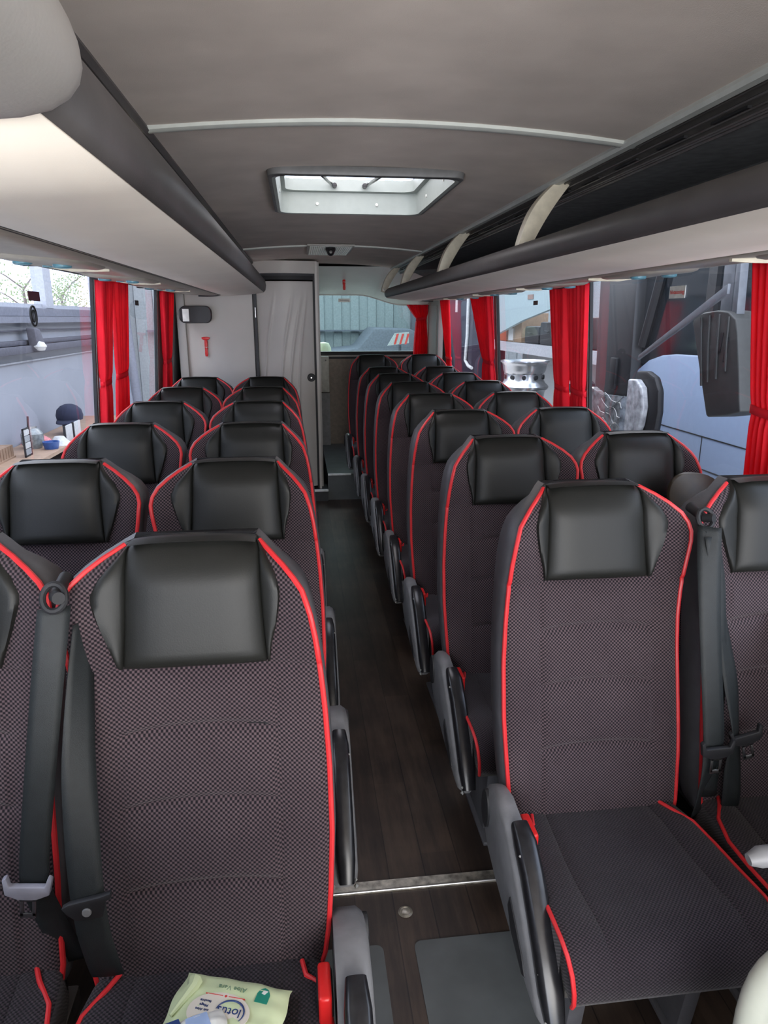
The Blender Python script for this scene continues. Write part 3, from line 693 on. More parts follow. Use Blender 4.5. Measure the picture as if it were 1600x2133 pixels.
        for i, (y, z) in enumerate(pth):
            j = min(i+1, len(pth)-1); k_ = max(i-1, 0); d = Vector((pth[j][0]-pth[k_][0], pth[j][1]-pth[k_][1])).normalized(); n_ = Vector((d.y, -d.x))
            if n_.y < 0: n_ = -n_
            th = .024 if 0 < i < len(pth)-1 else .016; hw = .023 if 0 < i < len(pth)-1 else .018
            c0 = a*(.245+ao); row = []
            for k2 in range(16):
                an = 2*PI*k2/16; ex = math.copysign(abs(math.cos(an))**.55, math.cos(an)); ez = math.copysign(abs(math.sin(an))**.55, math.sin(an))
                row.append((c0+hw*ex, y+n_.x*th*ez, z+n_.y*th*ez))
            rows.append(row)
        q = MB(); q.grid(rows, True); q.add(rows[0], [tuple(range(16))]); q.add(rows[-1], [tuple(range(16))]); ar = q.build('armrest', m_black, t, auto=50)
        q = MB()
        for dy, dz, s0 in ((-.555,.272,.006),(-.55,.285,.004),(-.50,.345,.0025),(-.36,.492,.003)): q.lathe([(0,-s0),(s0,0),(0,s0)], (a*(.245+ao+.021), dy, dz), 'x', 8)
        q.build('worn_edge', m_wear, ar)
        q = MB(); q.box(a*.203-.014, a*.203+.014, -.285,-.22,.42,.470); hb = q.build('buckle', m_blackm, t, bevel=.006)
        q = MB(); q.box(a*.203-.011, a*.203+.011, -.298,-.225,.425,.485); q.build('release_button', m_red, hb, bevel=.006, seg=3)
    return t
protoA = {i: build_seat(i, True) for i in (-1, 1)}   # aisle seats
protoW = {i: build_seat(i, False) for i in (-1, 1)}  # window seats
ordn = ['first','second','third','fourth','fifth','sixth','seventh','eighth']
used = set()
def place(kind, inn, x, y, label, z=0):
    pr = (protoA if kind == 'aisle' else protoW)[inn]; key = (kind, inn)
    o = copy_tree(pr) if key in used else pr
    used.add(key); o.location = (x, y, z); o['label'] = label; return o
seatL = []; seats = {}
for i in range(6):
    where = 'frontmost, with the wipes pack on its cushion' if i == 0 else '%s seat from the front' % ordn[i]
    extra = '' if i < 5 else ', before the toilet door'
    seats['L', i] = place('aisle', -1, (-.193,-.180,-.180,-.192,-.205,-.212)[i], 1.18+.708*i, 'black coach seat left of aisle, %s%s' % (where, extra))
    wl = ('cut by the left edge, seat belt beside it' if i == 0 else '%s from the front' % ordn[i])
    if i == 3: wl += ', beyond the first curtain pair'
    seats['WL', i] = place('window', 1, -.655, 1.21+.708*i, 'coach seat in the left window column, %s' % wl)
for i in range(8):
    x, y, z = (.672, 1.50+.683*i, 0) if i < 7 else (.655, 6.33, .06)
    if i == 7:
        la, lw = 'very dark last coach seat on the right of the aisle, on the raised rear floor', 'very dark last coach seat in the right window column, before the rear curtain'
    else:
        where = 'frontmost, whole cushion in view' if i == 0 else '%s seat from the front' % ordn[i]
        la = 'black coach seat right of the aisle, %s' % where
        lw = 'coach seat in the right window column, %s' % ('frontmost, cut by the right edge' if i == 0 else '%s from the front' % ordn[i])
    seats['R', i] = place('aisle', 1, x, y, la, z)
    seats['WR', i] = place('window', -1, 1.135, y+(.0 if i == 0 else .03), lw, z)

# ------------------------------------------------------------------ seat belts on the front pairs
def ribbon(pts, wid, m, parent, name):
    # pts: (x,y,z,angle) ; width direction in x rotated by angle about z
    rows = []
    P = []
    for i in range(len(pts)-1):
        for s_ in range(6):
            t_ = s_/6; a_, b_ = pts[i], pts[i+1]; P.append([a_[k_]+(b_[k_]-a_[k_])*t_ for k_ in range(4)])
    P.append(list(pts[-1]))
    for _ in range(3):
        P = [P[0]]+[[(P[i-1][k_]+2*P[i][k_]+P[i+1][k_])/4 for k_ in range(4)] for i in range(1, len(P)-1)]+[P[-1]]
    for x, y, z, an in P:
        dx, dy = math.cos(an)*wid/2, math.sin(an)*wid/2
        rows.append([(x-dx, y-dy, z), (x-dx*.5, y-dy*.5-.0015, z), (x, y-.002, z), (x+dx*.5, y+dy*.5-.0015, z), (x+dx, y+dy, z)])
    q = MB(); q.grid(rows); return q.build(name, m, parent, solid=.0018, auto=80)
def tongue(parent, loc, mt, rot=0):
    q = MB(); c_, s_ = math.cos(rot), math.sin(rot)
    def T(p): x, z = p; return (loc[0]+x*c_-z*s_, loc[2]+x*s_+z*c_)
    body = [(-.04,.018),(-.033,.022),(-.028,0.004),(.028,.004),(.033,.022),(.04,.018),(.036,-.012),(.014,-.022),(-.014,-.022),(-.036,-.012)]
    q.prism([T(p) for p in body], 1, loc[1]-.008, loc[1]+.004); o = q.build('latch_plate', mt, parent, bevel=.002)
    q = MB()
    for a_, b_, c2, d_ in ((-.013,-.007,-.058,-.02),(.007,.013,-.058,-.02),(-.013,.013,-.062,-.052),(-.013,.013,-.028,-.018)):
        q.prism([T((a_,c2)),T((b_,c2)),T((b_,d_)),T((a_,d_))], 1, loc[1]-.004, loc[1]-.001)
    q.build('metal_tongue', m_chrome, o, bevel=.0006)
def world_parent(o, seat):
    # keep world coordinates of geometry while parenting to the (unrotated) seat
    o.location = tuple(-v for v in seat.location)
# left pair (window seat belt, then aisle seat belt)
s1, s0 = seats['WL', 0], seats['L', 0]
b1 = ribbon([(-.405,1.10,1.10,.3),(-.413,1.07,1.02,.1),(-.440,1.05,.85,.0),(-.478,1.04,.63,-.1),(-.472,1.05,.57,0),(-.455,1.06,.48,.1),(-.44,1.07,.42,.2)], .050, m_belt, s1, 'seat_belt'); world_parent(b1, s1)
tongue(b1, (-.482,1.03,.625), m_tongue, -.12)
b2 = ribbon([(-.375,1.14,1.06,1.2),(-.378,1.10,.98,1.0),(-.380,1.04,.84,.55),(-.376,1.00,.70,.1),(-.373,.985,.625,0),(-.370,.985,.55,0),(-.362,.99,.48,0),(-.362,1.0,.452,0)], .054, m_belt, s0, 'seat_belt'); world_parent(b2, s0)
q = MB(); q.prism([(x_+.02,z_) for x_, z_ in [(-.432,.625),(-.42,.632),(-.37,.642),(-.352,.648),(-.352,.638),(-.362,.632),(-.368,.603),(-.41,.598),(-.424,.612)]], 1, .972, .983); bb = q.build('latch_plate', m_blackm, b2, bevel=.002)
q = MB(); q.lathe([(0,-.004),(.007,-.003),(.008,.001)], (-.372,.972,.616), 'y', 14); q.build('stud', m_arm_grey, bb)
def guide(seat, x, y, z):
    q = MB(); q.tube([(x+.018*math.cos(a_), y-.006+.01*math.sin(a_), z+.02*math.sin(a_)) for a_ in [2*PI*i/18 for i in range(18)]], .0055, 8, closed=True)
    q.cyl((x,y,z),(x+.012,y-.02,z+.004),.010); q.cyl((x,y+.06,z+.01),(x,y,z),.012,.010)
    o = q.build('belt_guide', m_blackm, seat); world_parent(o, seat)
guide(s0, -.405, 1.11, 1.115)
# right pair
s0, s1 = seats['R', 0], seats['WR', 0]
b3 = ribbon([(.905,1.40,1.10,-.6),(.895,1.37,1.03,-.3),(.890,1.33,.90,0),(.892,1.29,.75,0),(.900,1.27,.635,0),(.898,1.27,.56,.4),(.888,1.28,.48,.8),(.90,1.30,.42,.6)], .050, m_belt, s0, 'seat_belt'); world_parent(b3, s0)
tongue(b3, (.900,1.258,.625), m_blackm, .03)
b4 = ribbon([(.915,1.41,1.09,.6),(.925,1.38,1.0,.9),(.935,1.35,.88,.6),(.955,1.32,.75,.3),(.972,1.30,.635,.8),(.975,1.30,.55,.2),(.985,1.30,.46,0),(.99,1.31,.42,0)], .046, m_belt, s1, 'seat_belt'); world_parent(b4, s1)
tongue(b4, (.985,1.285,.635), m_blackm, .25)
b5 = ribbon([(.908,1.39,1.08,.2),(.918,1.36,.98,.2),(.925,1.33,.80,.1),(.935,1.32,.60,0),(.94,1.32,.45,0)], .040, m_belt, s1, 'belt_return'); world_parent(b5, s1)
guide(s0, .908, 1.43, 1.112)

# ------------------------------------------------------------------ wipes packet and bag on front left cushion
wp = thing('wipes_packet', 'pale green packet of wet wipes lying on the front left seat', 'packet', (-.155,.893,.455)); wp.rotation_euler = (math.radians(-4),0,math.radians(-17))
def pillow_mesh(hx_, hy_, th, jag=0, n=18):
    top, bot = [], []
    for j in range(n+1):
        rt_, rb = [], []
        for i in range(n+1):
            u, v = i/n*2-1, j/n*2-1
            h = th*(max(0, 1-abs(u)**2.5)*max(0, 1-abs(v)**4))**.5
            h += .0015*math.sin(u*9+v*4)+.001*math.sin(v*14-u*3) if abs(u) < .95 and abs(v) < .95 else 0
            sx = 1+.03*math.sin(v*5)+(.0 if abs(v) < .9 else .02); y_ = v*hy_*(1+.02*math.sin(u*6))
            rt_.append((u*hx_*sx, y_, h)); rb.append((u*hx_*sx, y_, -.3*h))
        top.append(rt_); bot.append(rb)
    q = MB(); q.grid(top); q.grid(bot, flip=True); return q
m_wipe = mat('pale_green_film', (.62,.70,.42), .32, var=.12, scale=14, coat=.3)
m_wipec = mat('cream_film', (.72,.66,.56), .35, var=.04)
m_navy = mat('navy_print', (.02,.05,.17), .4); m_green = mat('green_print', (.02,.25,.17), .4); m_orange = mat('orange_print', (.75,.13,.02), .4); m_dgreen = mat('dark_text', (.12,.22,.14), .5); m_lblue = mat('light_blue_film', (.35,.46,.68), .3)
q = pillow_mesh(.095, .072, .018); pk = q.build('film', m_wipe, wp, auto=80)
zt = .0185
def disc(name, m, parent, cx_, cy_, rx, ry, z, n=32):
    q = MB(); q.prism([(cx_+rx*math.cos(2*PI*i/n), cy_+ry*math.sin(2*PI*i/n)) for i in range(n)], 2, z, z+.0008); return q.build(name, m, parent, smooth=False)
disc('label_panel', m_wipec, wp, -.006, -.006, .052, .036, zt-.0006)
RZ = Matrix.Rotation(PI, 4, 'Z')
text_mesh('lettering', 'lotus', .021, m_navy, wp, Matrix.Translation((.010,-.002,zt+.0008)) @ RZ)
text_mesh('lettering', 'Aloe Vera', .012, m_dgreen, wp, Matrix.Translation((.0,.040,zt+.0006)) @ RZ)
for k_, s_ in enumerate(('feuchte', 'Pflege', 'mit Aloe')): text_mesh('lettering', s_, .0065, m_navy, wp, Matrix.Translation((-.034,.010-.008*k_,zt+.0008)) @ RZ)
q = MB(); q.tube([(.012+.024*math.cos(a_), -.004+.021*math.sin(a_), zt+.0012) for a_ in [-.6+3.6*i/24 for i in range(25)]], lambda t_: .0005+.0012*math.sin(PI*t_), 6); q.build('logo_arc', m_navy, wp)
q = MB(); q.prism([(x_,y_+.014) for x_, y_ in [(.043,.012),(.065,.010),(.065,.028),(.060,.036),(.053,.039),(.046,.035),(.043,.028)]], 2, zt-.006, zt-.002); q.build('leaf_badge', m_green, wp, smooth=False)
q = MB(); q.prism([(.050,.042),(.053,.048),(.060,.047),(.056,.040)], 2, zt-.002, zt-.0015); q.build('leaf_mark', m_sticker, wp, smooth=False)
q = MB(); q.box(-.04,-.010,.0235,.0245,zt-.001,zt+.0008); q.box(.0,.028,.0235,.0245,zt-.001,zt+.0008); q.lathe([(0,.001),(.003,0)], (-.005,.024,zt), 'z', 10); q.build('red_line', m_stred, wp, smooth=False)
q = MB(); q.tube([(-.07,.045,.013),(-.066,.03,.018),(-.072,.01,.016),(-.082,-.02,.012)], lambda t_: .010*(1-t_)+.003, 8); q.build('aloe_leaf_print', m_wipe, wp)
sb = thing('snack_bag', 'crumpled white bag with orange and navy corners in front of the wipes packet', 'bag', (-.222,.838,.472)); sb.rotation_euler = (math.radians(-4),math.radians(-6),math.radians(14))
q = pillow_mesh(.08,.040,.018); q.build('film', m_sticker, sb, auto=80)
q = MB(); q.prism([(-.060,.012),(-.030,.022),(-.034,.036),(-.064,.034)], 2, .0135, .0165); q.build('orange_corner', m_orange, sb, smooth=False)
q = MB(); q.prism([(-.028,.010),(.018,.008),(.012,.034),(-.030,.036)], 2, .0145, .018); q.build('navy_corner', m_navy, sb, smooth=False)
q = MB(); q.prism([(.02,.0),(.06,-.005),(.055,.028),(.022,.03)], 2, .0135, .0165); q.build('light_blue_panel', m_lblue, sb, smooth=False)

# ------------------------------------------------------------------ foreground grab rail, right bottom corner
gb = thing('grab_rail', 'thick cream painted grab rail curving up in the bottom right corner', 'rail', (.70,.72,0))
q = MB(); q.tube([(-.052,0,0),(-.054,0,.30),(-.060,0,.46),(-.062,0,.56),(-.053,0,.615),(-.030,0,.648),(.005,0,.664),(.06,0,.668),(.20,0,.668),(.34,0,.668)], .028, 16); q.build('tube', m_rail, gb, sub=1)
q = MB(); q.lathe([(.045,0),(.045,.006),(.028,.012)], (-.052,0,0), 'z', 20); q.build('foot_plate', m_groove, gb)
q = MB(); q.tube([(-.115,0,.842),(-.10,0,.845),(-.05,0,.846),(.10,0,.846),(.25,0,.84),(.30,0,.81),(.31,0,.72),(.31,0,.668)], lambda t_: .014 if t_ > .02 else .008, 12); q.build('side_handle', m_arm_grey, gb)

# ------------------------------------------------------------------ outside: the garage hall
GZ = -.95
def omat(name, col, *a_, **k_): return mat(name, tuple(c*.60 for c in col), *a_, **k_)
m_conc = omat('concrete_floor', (1.3,1.2,1.08), .8, var=.1, scale=3)
m_hall = omat('hall_wall_paint', (.43,.45,.51), .8, var=.04, scale=1.5)
m_hall2 = omat('hall_cladding', (.42,.44,.46), .7, var=.05)
m_beam = omat('hall_beam', (.20,.21,.26), .7, var=.15)
m_beamd = omat('dark_ledge', (.10,.10,.13), .8, var=.25)
m_frame = omat('hall_window_frame', (.50,.52,.58), .5)
m_bench = omat('bench_wood', (.46,.30,.20), .5, var=.15, scale=12)
m_navyc = omat('navy_cloth', (.02,.025,.06), .9)
m_clearj = omat('grey_jar_glass', (.30,.33,.33), .15, var=.3)
m_blue = omat('blue_plastic', (.04,.12,.40), .4)
m_paper = omat('paper_white', (.72,.72,.72), .6)
m_leaf = omat('tree_leaves', (.25,.32,.12), .8, var=.4); m_bark = omat('tree_bark', (.16,.12,.09), .9)
m_card = omat('cardboard', (.36,.24,.15), .8, var=.1); m_orbox = omat('orange_brown_box', (.40,.10,.04), .6)
m_case = omat('black_case', (.022,.020,.022), .6, var=.3)
m_shelf = omat('shelf_grey', (.46,.47,.50), .5)
m_rim = omat('bare_aluminium_rim', (.70,.72,.75), .25, metal=.85, var=.12, scale=8)
m_vdark = omat('dark_vehicle_plastic', (.026,.028,.031), .45, var=.1)
m_vglass = omat('dark_vehicle_glass', (.022,.028,.034), .08, var=.2, spec=.7)
m_vwhite = omat('pale_blue_white_paint', (.42,.54,.76), .35, coat=.3, var=.02)
m_mflap = omat('dark_grey_ribbed_plastic', (.062,.064,.062), .55, var=.1)
m_pole = omat('grey_painted_pole', (.24,.26,.29), .5)
m_wrapm = omat('clear_wrap', (.62,.64,.68), .12, var=.4, scale=22, bump=1.0, bscale=26, spec=.8)
m_pale = omat('pale_blue_sheet', (.34,.44,.46), .5, var=.05)
m_purp = omat('dark_purple_paint', (.035,.022,.045), .4, var=.15)
m_tealp = omat('teal_cloth', (.12,.28,.34), .7, var=.2, scale=20)
m_corr = omat('corrugated_sheet', (.42,.46,.48), .6)
q = MB(); q.box(-9, 9, -6, 19, GZ-.1, GZ); struct(q.build('floor_garage', m_conc, smooth=False))
HX = -3.6; HW0, HW1 = 1.70, 2.95
q = MB(); q.box(HX-.2, HX, -5, 19, GZ, HW0); q.box(HX-.2, HX, -5, 19, HW1, 3.3); q.box(HX-.2, HX, -5, 5.0, HW0, HW1); q.box(HX-.2, HX, 14.0, 19, HW0, HW1)
struct(q.build('wall_garage_left', m_hall, smooth=False))
k += 1
e = thing('window_%d' % k, '', 'window', (HX-.1, 0, 0)); del e['label']; del e['category']; struct(e)
q = MB(); q.box(-.05,.05,5.0,14.0,HW0,HW0+.05); q.box(-.05,.05,5.0,14.0,HW1-.05,HW1)
for y in (5.0,6.4,7.8,9.2,11.0,13.85): q.box(-.06,.11,y,y+.32 if y == 11.0 else y+.12,HW0,HW1)
q.build('window_frame', m_frame, e, smooth=False)
q = MB(); q.add([(0,5,HW0),(0,14,HW0),(0,14,HW1),(0,5,HW1)], [(0,1,2,3)]); q.build('pane', g_clear, e, smooth=False)
q = MB(); q.box(HX, HX+.14, -5, 17, 1.50, 1.58); q.box(HX, HX+.05, -5, 17, 1.585, 1.69); struct(q.build('trim_12', m_beam, smooth=False))
q = MB(); q.box(HX, HX+.10, -5, 17, 1.22, 1.28); q.box(HX, HX+.16, -5, 17, 1.12, 1.215); struct(q.build('trim_13', m_beamd, bevel=.01))
q = MB(); q.box(HX, HX+.04, -5, 17, 1.00, 1.02); struct(q.build('trim_14', m_frame, smooth=False))
q = MB(); q.tube([(HX+.05, y, 1.41-.012*abs(math.sin(y*.9))) for y in [i*.4 for i in range(42)]], .012, 6); tag(q.build('wall_cable', m_beamd), 'thin dark cable running along the garage wall under the high windows', 'cable')
cl = thing('wall_clamp', 'dark metal bracket with a pale rag on the garage wall under the oval emblem', 'bracket', (HX+.17, 9.95, 1.22))
q = MB(); q.prism([(-.20,.22),(.02,.20),(.16,0),(.20,-.08),(-.14,-.08)], 0, -.05,.06); q.build('plate', m_beamd, cl, bevel=.02)
q = MB(); q.lathe([(0,.07),(.06,.05),(.09,0),(.06,-.05),(0,-.06)], (.06,-.08,-.02), 'z', 12); q.build('rag', m_paper, cl)
# leaning poles seen through the second left window
for (a_, b_, lb) in (((HX+.7,13.2,GZ),(HX+.25,14.4,2.6),'upper leaning blue-grey pole outside the second left window'),((HX+.9,12.0,GZ),(HX+.3,13.7,1.9),'thinner leaning blue-grey pole outside the second left window')):
    q = MB(); q.cyl(a_, b_, .10 if 'upper' in lb else .045, n=12); tag(q.build('leaning_pole', m_beam), lb, 'pole', 'leaning poles')
# workbench and clutter
BX = HX+.02; BT = .0
wb = thing('workbench', 'long wooden workbench against the garage wall', 'workbench', (BX, 9.5, GZ))
q = MB(); q.box(0,.62,-4.6,2.6,.90,.945); q.build('worktop', m_bench, wb, bevel=.004)
q = MB(); q.box(0,.60,-4.6,2.6,.30,.32); q.build('shelf', m_hall2, wb, smooth=False)
for y in (-4.5,-2.2,.1,2.4):
    for x in (.05,.55): q = MB(); q.box(x-.025,x+.025,y-.025,y+.025,0,.90); q.build('leg', m_beamd, wb, smooth=False)
def on_bench(n, lb, cat, x, y, grp=None): return thing(n, lb, cat, (BX+x, y, GZ+.945), grp)
for i, (y, hgt) in enumerate(((8.75,.15),(9.25,.14))):
    pass
pf = on_bench('photo_strip_stand', 'tall black framed stand of photos on the workbench', 'stand', .40, 8.50)
q = MB(); q.box(-.01,.01,-.10,-.088,0,.33); q.box(-.01,.01,.088,.10,0,.33); q.box(-.01,.01,-.10,.10,.32,.33); q.box(-.01,.01,-.10,.10,0,.012); q.cyl((0,.08,.3),(0,.12,.45),.012); q.build('frame', m_blackm, pf, smooth=False)
for kz in range(4):
    q = MB(); q.box(-.006,.006,-.085,.085,.02+.076*kz,.085+.076*kz); q.build('photo', m_paper if kz % 2 else m_hall2, pf, smooth=False)
for y, lb in ((9.62,'white card standing on the workbench, left one of a pair'),(9.98,'white card standing on the workbench, right one of a pair')):
    c_ = on_bench('standing_card', lb, 'card', .52, y, 'standing cards'); q = MB(); q.box(-.01,.01,-.14,.14,0,.20); q.build('card', m_paper, c_, smooth=False)
    q = MB(); q.box(-.014,.012,-.165,-.14,0,.21); q.build('edge', m_blackm, c_, smooth=False)
jr = on_bench('glass_jar', 'grey glass jar on the workbench', 'jar', .26, 9.06); q = MB(); q.lathe([(0,0),(.10,0),(.13,.06),(.13,.18),(.08,.24),(.05,.25),(0,.26)], (0,0,0), 'z', 20); q.build('body', m_clearj, jr)
q = MB(); q.lathe([(.06,.235),(.06,.27),(0,.27)], (0,0,0), 'z', 16); q.build('lid', m_chrome, jr)
cr_ = on_bench('wooden_crate', 'small slatted wooden crate on the workbench at the left edge', 'crate', .16, 8.12)
q = MB()
for i in range(9): q.box(-.10,.10,-.34+.075*i,-.285+.075*i,.02,.15)
q.box(-.11,.11,-.36,.34,0,.02); q.box(-.11,-.10,-.36,.34,.10,.16); q.build('slats', m_bench, cr_, smooth=False)
rb = on_bench('cloth_heap', 'heap of red and white cloth on the workbench', 'cloth', .18, 9.42)
q = MB(); q.lathe([(0,.12),(.08,.10),(.16,.05),(.20,0),(0,0)], (0,0,0), 'z', 14); q.build('red_cloth', mat('red_white_cloth', (.45,.16,.17), .8, var=.6, scale=30), rb)
bb = on_bench('blue_tub', 'small blue tub on the workbench', 'tub', .50, 8.98); q = MB(); q.lathe([(0,0),(.08,0),(.10,.09),(.085,.09),(.07,.015),(0,.012)], (0,0,0), 'z', 18); q.build('tub', m_blue, bb)
wc = on_bench('white_cloth', 'crumpled white cloth on the workbench beside the blue tub', 'cloth', .50, 9.30); q = MB(); q.lathe([(0,.11),(.06,.10),(.10,.05),(.16,0),(0,0)], (0,0,0), 'z', 9); q.build('cloth', m_paper, wc)
cp = on_bench('baseball_hat', 'dark navy cap lying on top of things on the workbench', 'cap', .36, 10.25)
q = MB(); q.lathe([(.17,.19),(.18,.25),(.16,.33),(.11,.38),(.05,.405),(0,.41)], (0,0,0), 'z', 24); q.build('crown', m_navyc, cp)
q = MB(); R = [[(.02+.0*t_, -.10-.26*t_*math.cos(a_*.9), .20-.03*t_+.02*math.cos(a_*2)) if False else (.17*math.sin(a_)*(1-.1*t_), -.15*math.cos(a_)-.16*t_*math.cos(a_)**.5, .20-.04*t_) for a_ in [-1.1+2.2*i/12 for i in range(13)]] for t_ in (0,.5,1)]
q.grid(R); q.build('peak', m_navyc, cp, solid=.008)
q = MB(); q.lathe([(0,0),(.10,0),(.115,.19),(.115,.20),(0,.20)], (0,0,0), 'z', 16); tag(q.build('dark_can', m_blackm), 'dark can under the navy cap on the workbench', 'can').location = (BX+.36,10.25,GZ+.945)
ub = thing('blue_picture', 'framed blue picture under the workbench', 'picture', (BX+.45, 8.35, GZ+.32)); q = MB(); q.box(-.02,.02,-.28,.28,0,.50); q.build('frame', m_beamd, ub, smooth=False); q = MB(); q.box(.02,.024,-.20,.20,.08,.42); q.build('image', mat('blue_image', (.03,.14,.42), .5, var=.5, scale=6), ub, smooth=False)
ub = thing('storage_crate', 'dark crate under the workbench', 'crate', (BX+.30, 9.6, GZ+.322)); q = MB(); q.box(-.2,.2,-.45,.45,0,.45); q.build('body', m_case, ub, bevel=.02)
# trees beyond the hall windows
def tree(x, y, h, n, lb):
    t = thing('tree', lb, 'tree', (x, y, GZ), 'trees beyond the garage windows')
    q = MB(); q.tube([(0,0,0),(.05,.1,h*.5),(0,0,h*.9)], lambda t_: .12*(1-t_)+.03, 8)
    br_ = []
    for i in range(9):
        a_ = random.random()*6.28; l = h*(.25+.2*random.random()); z_ = h*(.5+.4*random.random()); p1 = (math.cos(a_)*l*.7, math.sin(a_)*l, z_+l*.5); q.tube([(0,0,z_),(p1[0]*.5,p1[1]*.5,z_+l*.3),p1], lambda t_: .03*(1-t_)+.008, 5); br_.append(p1)
    q.build('trunk', m_bark, t)
    q = MB()
    for i in range(n):
        p = random.choice(br_); c_ = Vector(p)+Vector((random.gauss(0,.28),random.gauss(0,.35),random.gauss(0,.22))); a_ = Vector((random.gauss(0,1),random.gauss(0,1),random.gauss(0,1))).normalized()*.05; b_ = a_.orthogonal().normalized()*.035
        q.add([c_-a_, c_-b_, c_+a_, c_+b_], [(0,1,2,3)])
    f = q.build('foliage', m_leaf, t, smooth=False)
tree(-9.0, 25.5, 3.9, 700, 'sparse small tree seen in the left garage window')
tree(-9.5, 31.0, 3.9, 900, 'low green treetop seen in the right garage window')
# rear hall wall: corrugated sheet
q = MB(); P = []; x = -3.75
while x < 9: P += [(x,15.0),(x+.16,15.0),(x+.18,14.96),(x+.34,14.96)]; x += .36
q.grid([[(a_, b_, GZ) for a_, b_ in P], [(a_, b_, 4.2) for a_, b_ in P]]); struct(q.build('wall_garage_rear', m_corr, smooth=False))
q = MB(); q.box(-3,6,14.82,14.95,1.30,1.33); q.box(2.35,2.50,14.7,14.95,GZ,4.2); struct(q.build('trim_15', m_beam, smooth=False))
q = MB(); q.box(7.0, 7.2, -6, 19, GZ, 4.2); struct(q.build('wall_garage_right', m_hall2, smooth=False))
bk = thing('parked_car', 'blurred dark grey car bonnet behind the rear window', 'car', (1.3, 13.9, GZ))
q = MB(); q.prism([(-1.5,0.2),(1.05,.2),(1.05,2.1),(.8,2.32),(.1,2.34),(-.2,1.98),(-1.5,1.85)], 1, -.8, .8); q.build('body', m_beam, bk, bevel=.06)
for x in (-.9,.6):
    q = MB(); q.cyl((x,-.84,.34),(x,-.6,.34),.34); q.build('wheel', m_rubber, bk)
hb = thing('warning_board', 'small red and white striped board behind the rear window', 'board', (1.60, 11.2, GZ))
q = MB(); q.prism([(-.20,2.09),(.14,2.13),(.14,2.30),(-.08,2.28)], 1, -.02, .02); q.build('board', m_paper, hb, smooth=False)
for i in range(3): q = MB(); q.prism([(-.10+.085*i,2.11),(-.07+.085*i,2.112),(-.02+.085*i,2.275),(-.055+.085*i,2.272)], 1, -.026, -.021); q.build('stripe', m_stred, hb, smooth=False)
q = MB(); q.cyl((0,0,0),(0,0,2.1),.02); q.build('post', m_beamd, hb)
lt_ = thing('bright_lamp_cover', 'pale rounded cover at the lower left of the rear window', 'cover', (.30, 8.0, 1.18)); q = MB(); q.lathe([(0,.12),(.06,.11),(.085,.06),(.09,0),(0,0)], (-.02,0,0), 'z', 20); q.cyl((-.02,0,-2.1),(-.02,0,0),.03); q.build('cover', mat('pale_cover', (.85,.85,.60), .5, var=.03), lt_)
# box cabinet under rear window, inside
cb = thing('wall_cabinet', 'small off-white cabinet under the rear window beside the toilet', 'cabinet', (.262, YB-.05, 0))
q = MB(); q.box(-.055,.055,-.10,0,.80,1.17); q.build('body', m_offw, cb, bevel=.004)
q = MB(); q.box(-.048,.048,-.106,-.10,.81,1.16); dd = q.build('door', m_offw, cb, bevel=.002)
q = MB(); q.cyl((.02,-.112,1.13),(.02,-.105,1.13),.008); q.build('lock', m_groove, dd)
q = MB(); q.box(.205,.32,YB-.13,YB-.05,.23,.79); struct(q.build('trim_16', m_side, smooth=False))

# right side: neighbour coach, shelf with boxes, rims, wrapped seat
SX = 3.2
sh = thing('storage_shelf', 'long pale grey storage shelf outside the right windows', 'shelf', (SX, 9.3, GZ))
q = MB(); q.box(0,.75,-3.0,2.8,2.10,2.16); q.box(-.01,.02,-3.0,2.8,2.02,2.12); q.build('board', m_shelf, sh, smooth=False)
q = MB(); q.box(.70,.75,-3.0,2.8,0,2.1); q.build('back_panel', m_hall2, sh, smooth=False)
for y in (-2.9,2.7):
    q = MB(); q.box(.0,.06,y-.03,y+.03,0,2.1); q.build('upright', m_shelf, sh, smooth=False)
ST = GZ+2.16
def crate(n, lb, cat, x0, x1, y0, y1, h, m, grp=None, z=ST, bev=.01):
    t = thing(n, lb, cat, ((x0+x1)/2, (y0+y1)/2, z), grp); hx_, hy_ = (x1-x0)/2, (y1-y0)/2
    q = MB(); q.box(-hx_,hx_,-hy_,hy_,0,h); q.build('body', m, t, bevel=bev); return t, hx_, hy_
crate('storage_box', 'orange-brown upright box on the shelf beyond the right windows', 'box', SX+.05,SX+.4,10.95,11.5,.42,m_orbox)
t, a_, b_ = crate('cardboard_box', 'cardboard box with a white label on the shelf', 'box', SX+.05,SX+.45,10.2,10.88,.42,m_card)
q = MB(); q.box(-a_-.004,-a_,.05,.28,.02,.2); q.build('label', m_paper, t, smooth=False)
q = MB(); q.box(-a_-.003,-a_+.3,-.02,.02,.0,.423); q.build('tape', m_woodp, t, smooth=False)
for y0, y1, h, lb in ((9.45,10.05,.24,'low black case on the shelf, next to the labelled cardboard box'),(8.75,9.4,.30,'black case on the shelf, second from the cardboard box'),(8.2,8.7,.27,'black case on the shelf behind the paired curtains')):
    t, a_, b_ = crate('equipment_case', lb, 'case', SX+.05,SX+.5,y0,y1,h,m_case,'black cases on the shelf', bev=.03)
    q = MB(); q.tube([(-a_-.012,-.06,h*.6),(-a_-.03,-.05,h*.6),(-a_-.03,.05,h*.6),(-a_-.012,.06,h*.6)], .008); q.build('handle', m_blackm, t)
t, a_, b_ = crate('equipment_case', 'tall black case on the shelf just right of the paired curtains', 'case', SX+.05,SX+.4,7.48,7.95,.36,m_case,'black cases on the shelf', bev=.04)
q = MB(); q.tube([(-.02,-.05,.36),(-.02,-.04,.40),(-.02,.04,.40),(-.02,.05,.36)], .008); q.build('handle', m_blackm, t)
bl = thing('pale_sheet', 'pale blue-green panel sloping above the shelf beyond the right windows', 'sheet', (SX-.1, 9.9, 0))
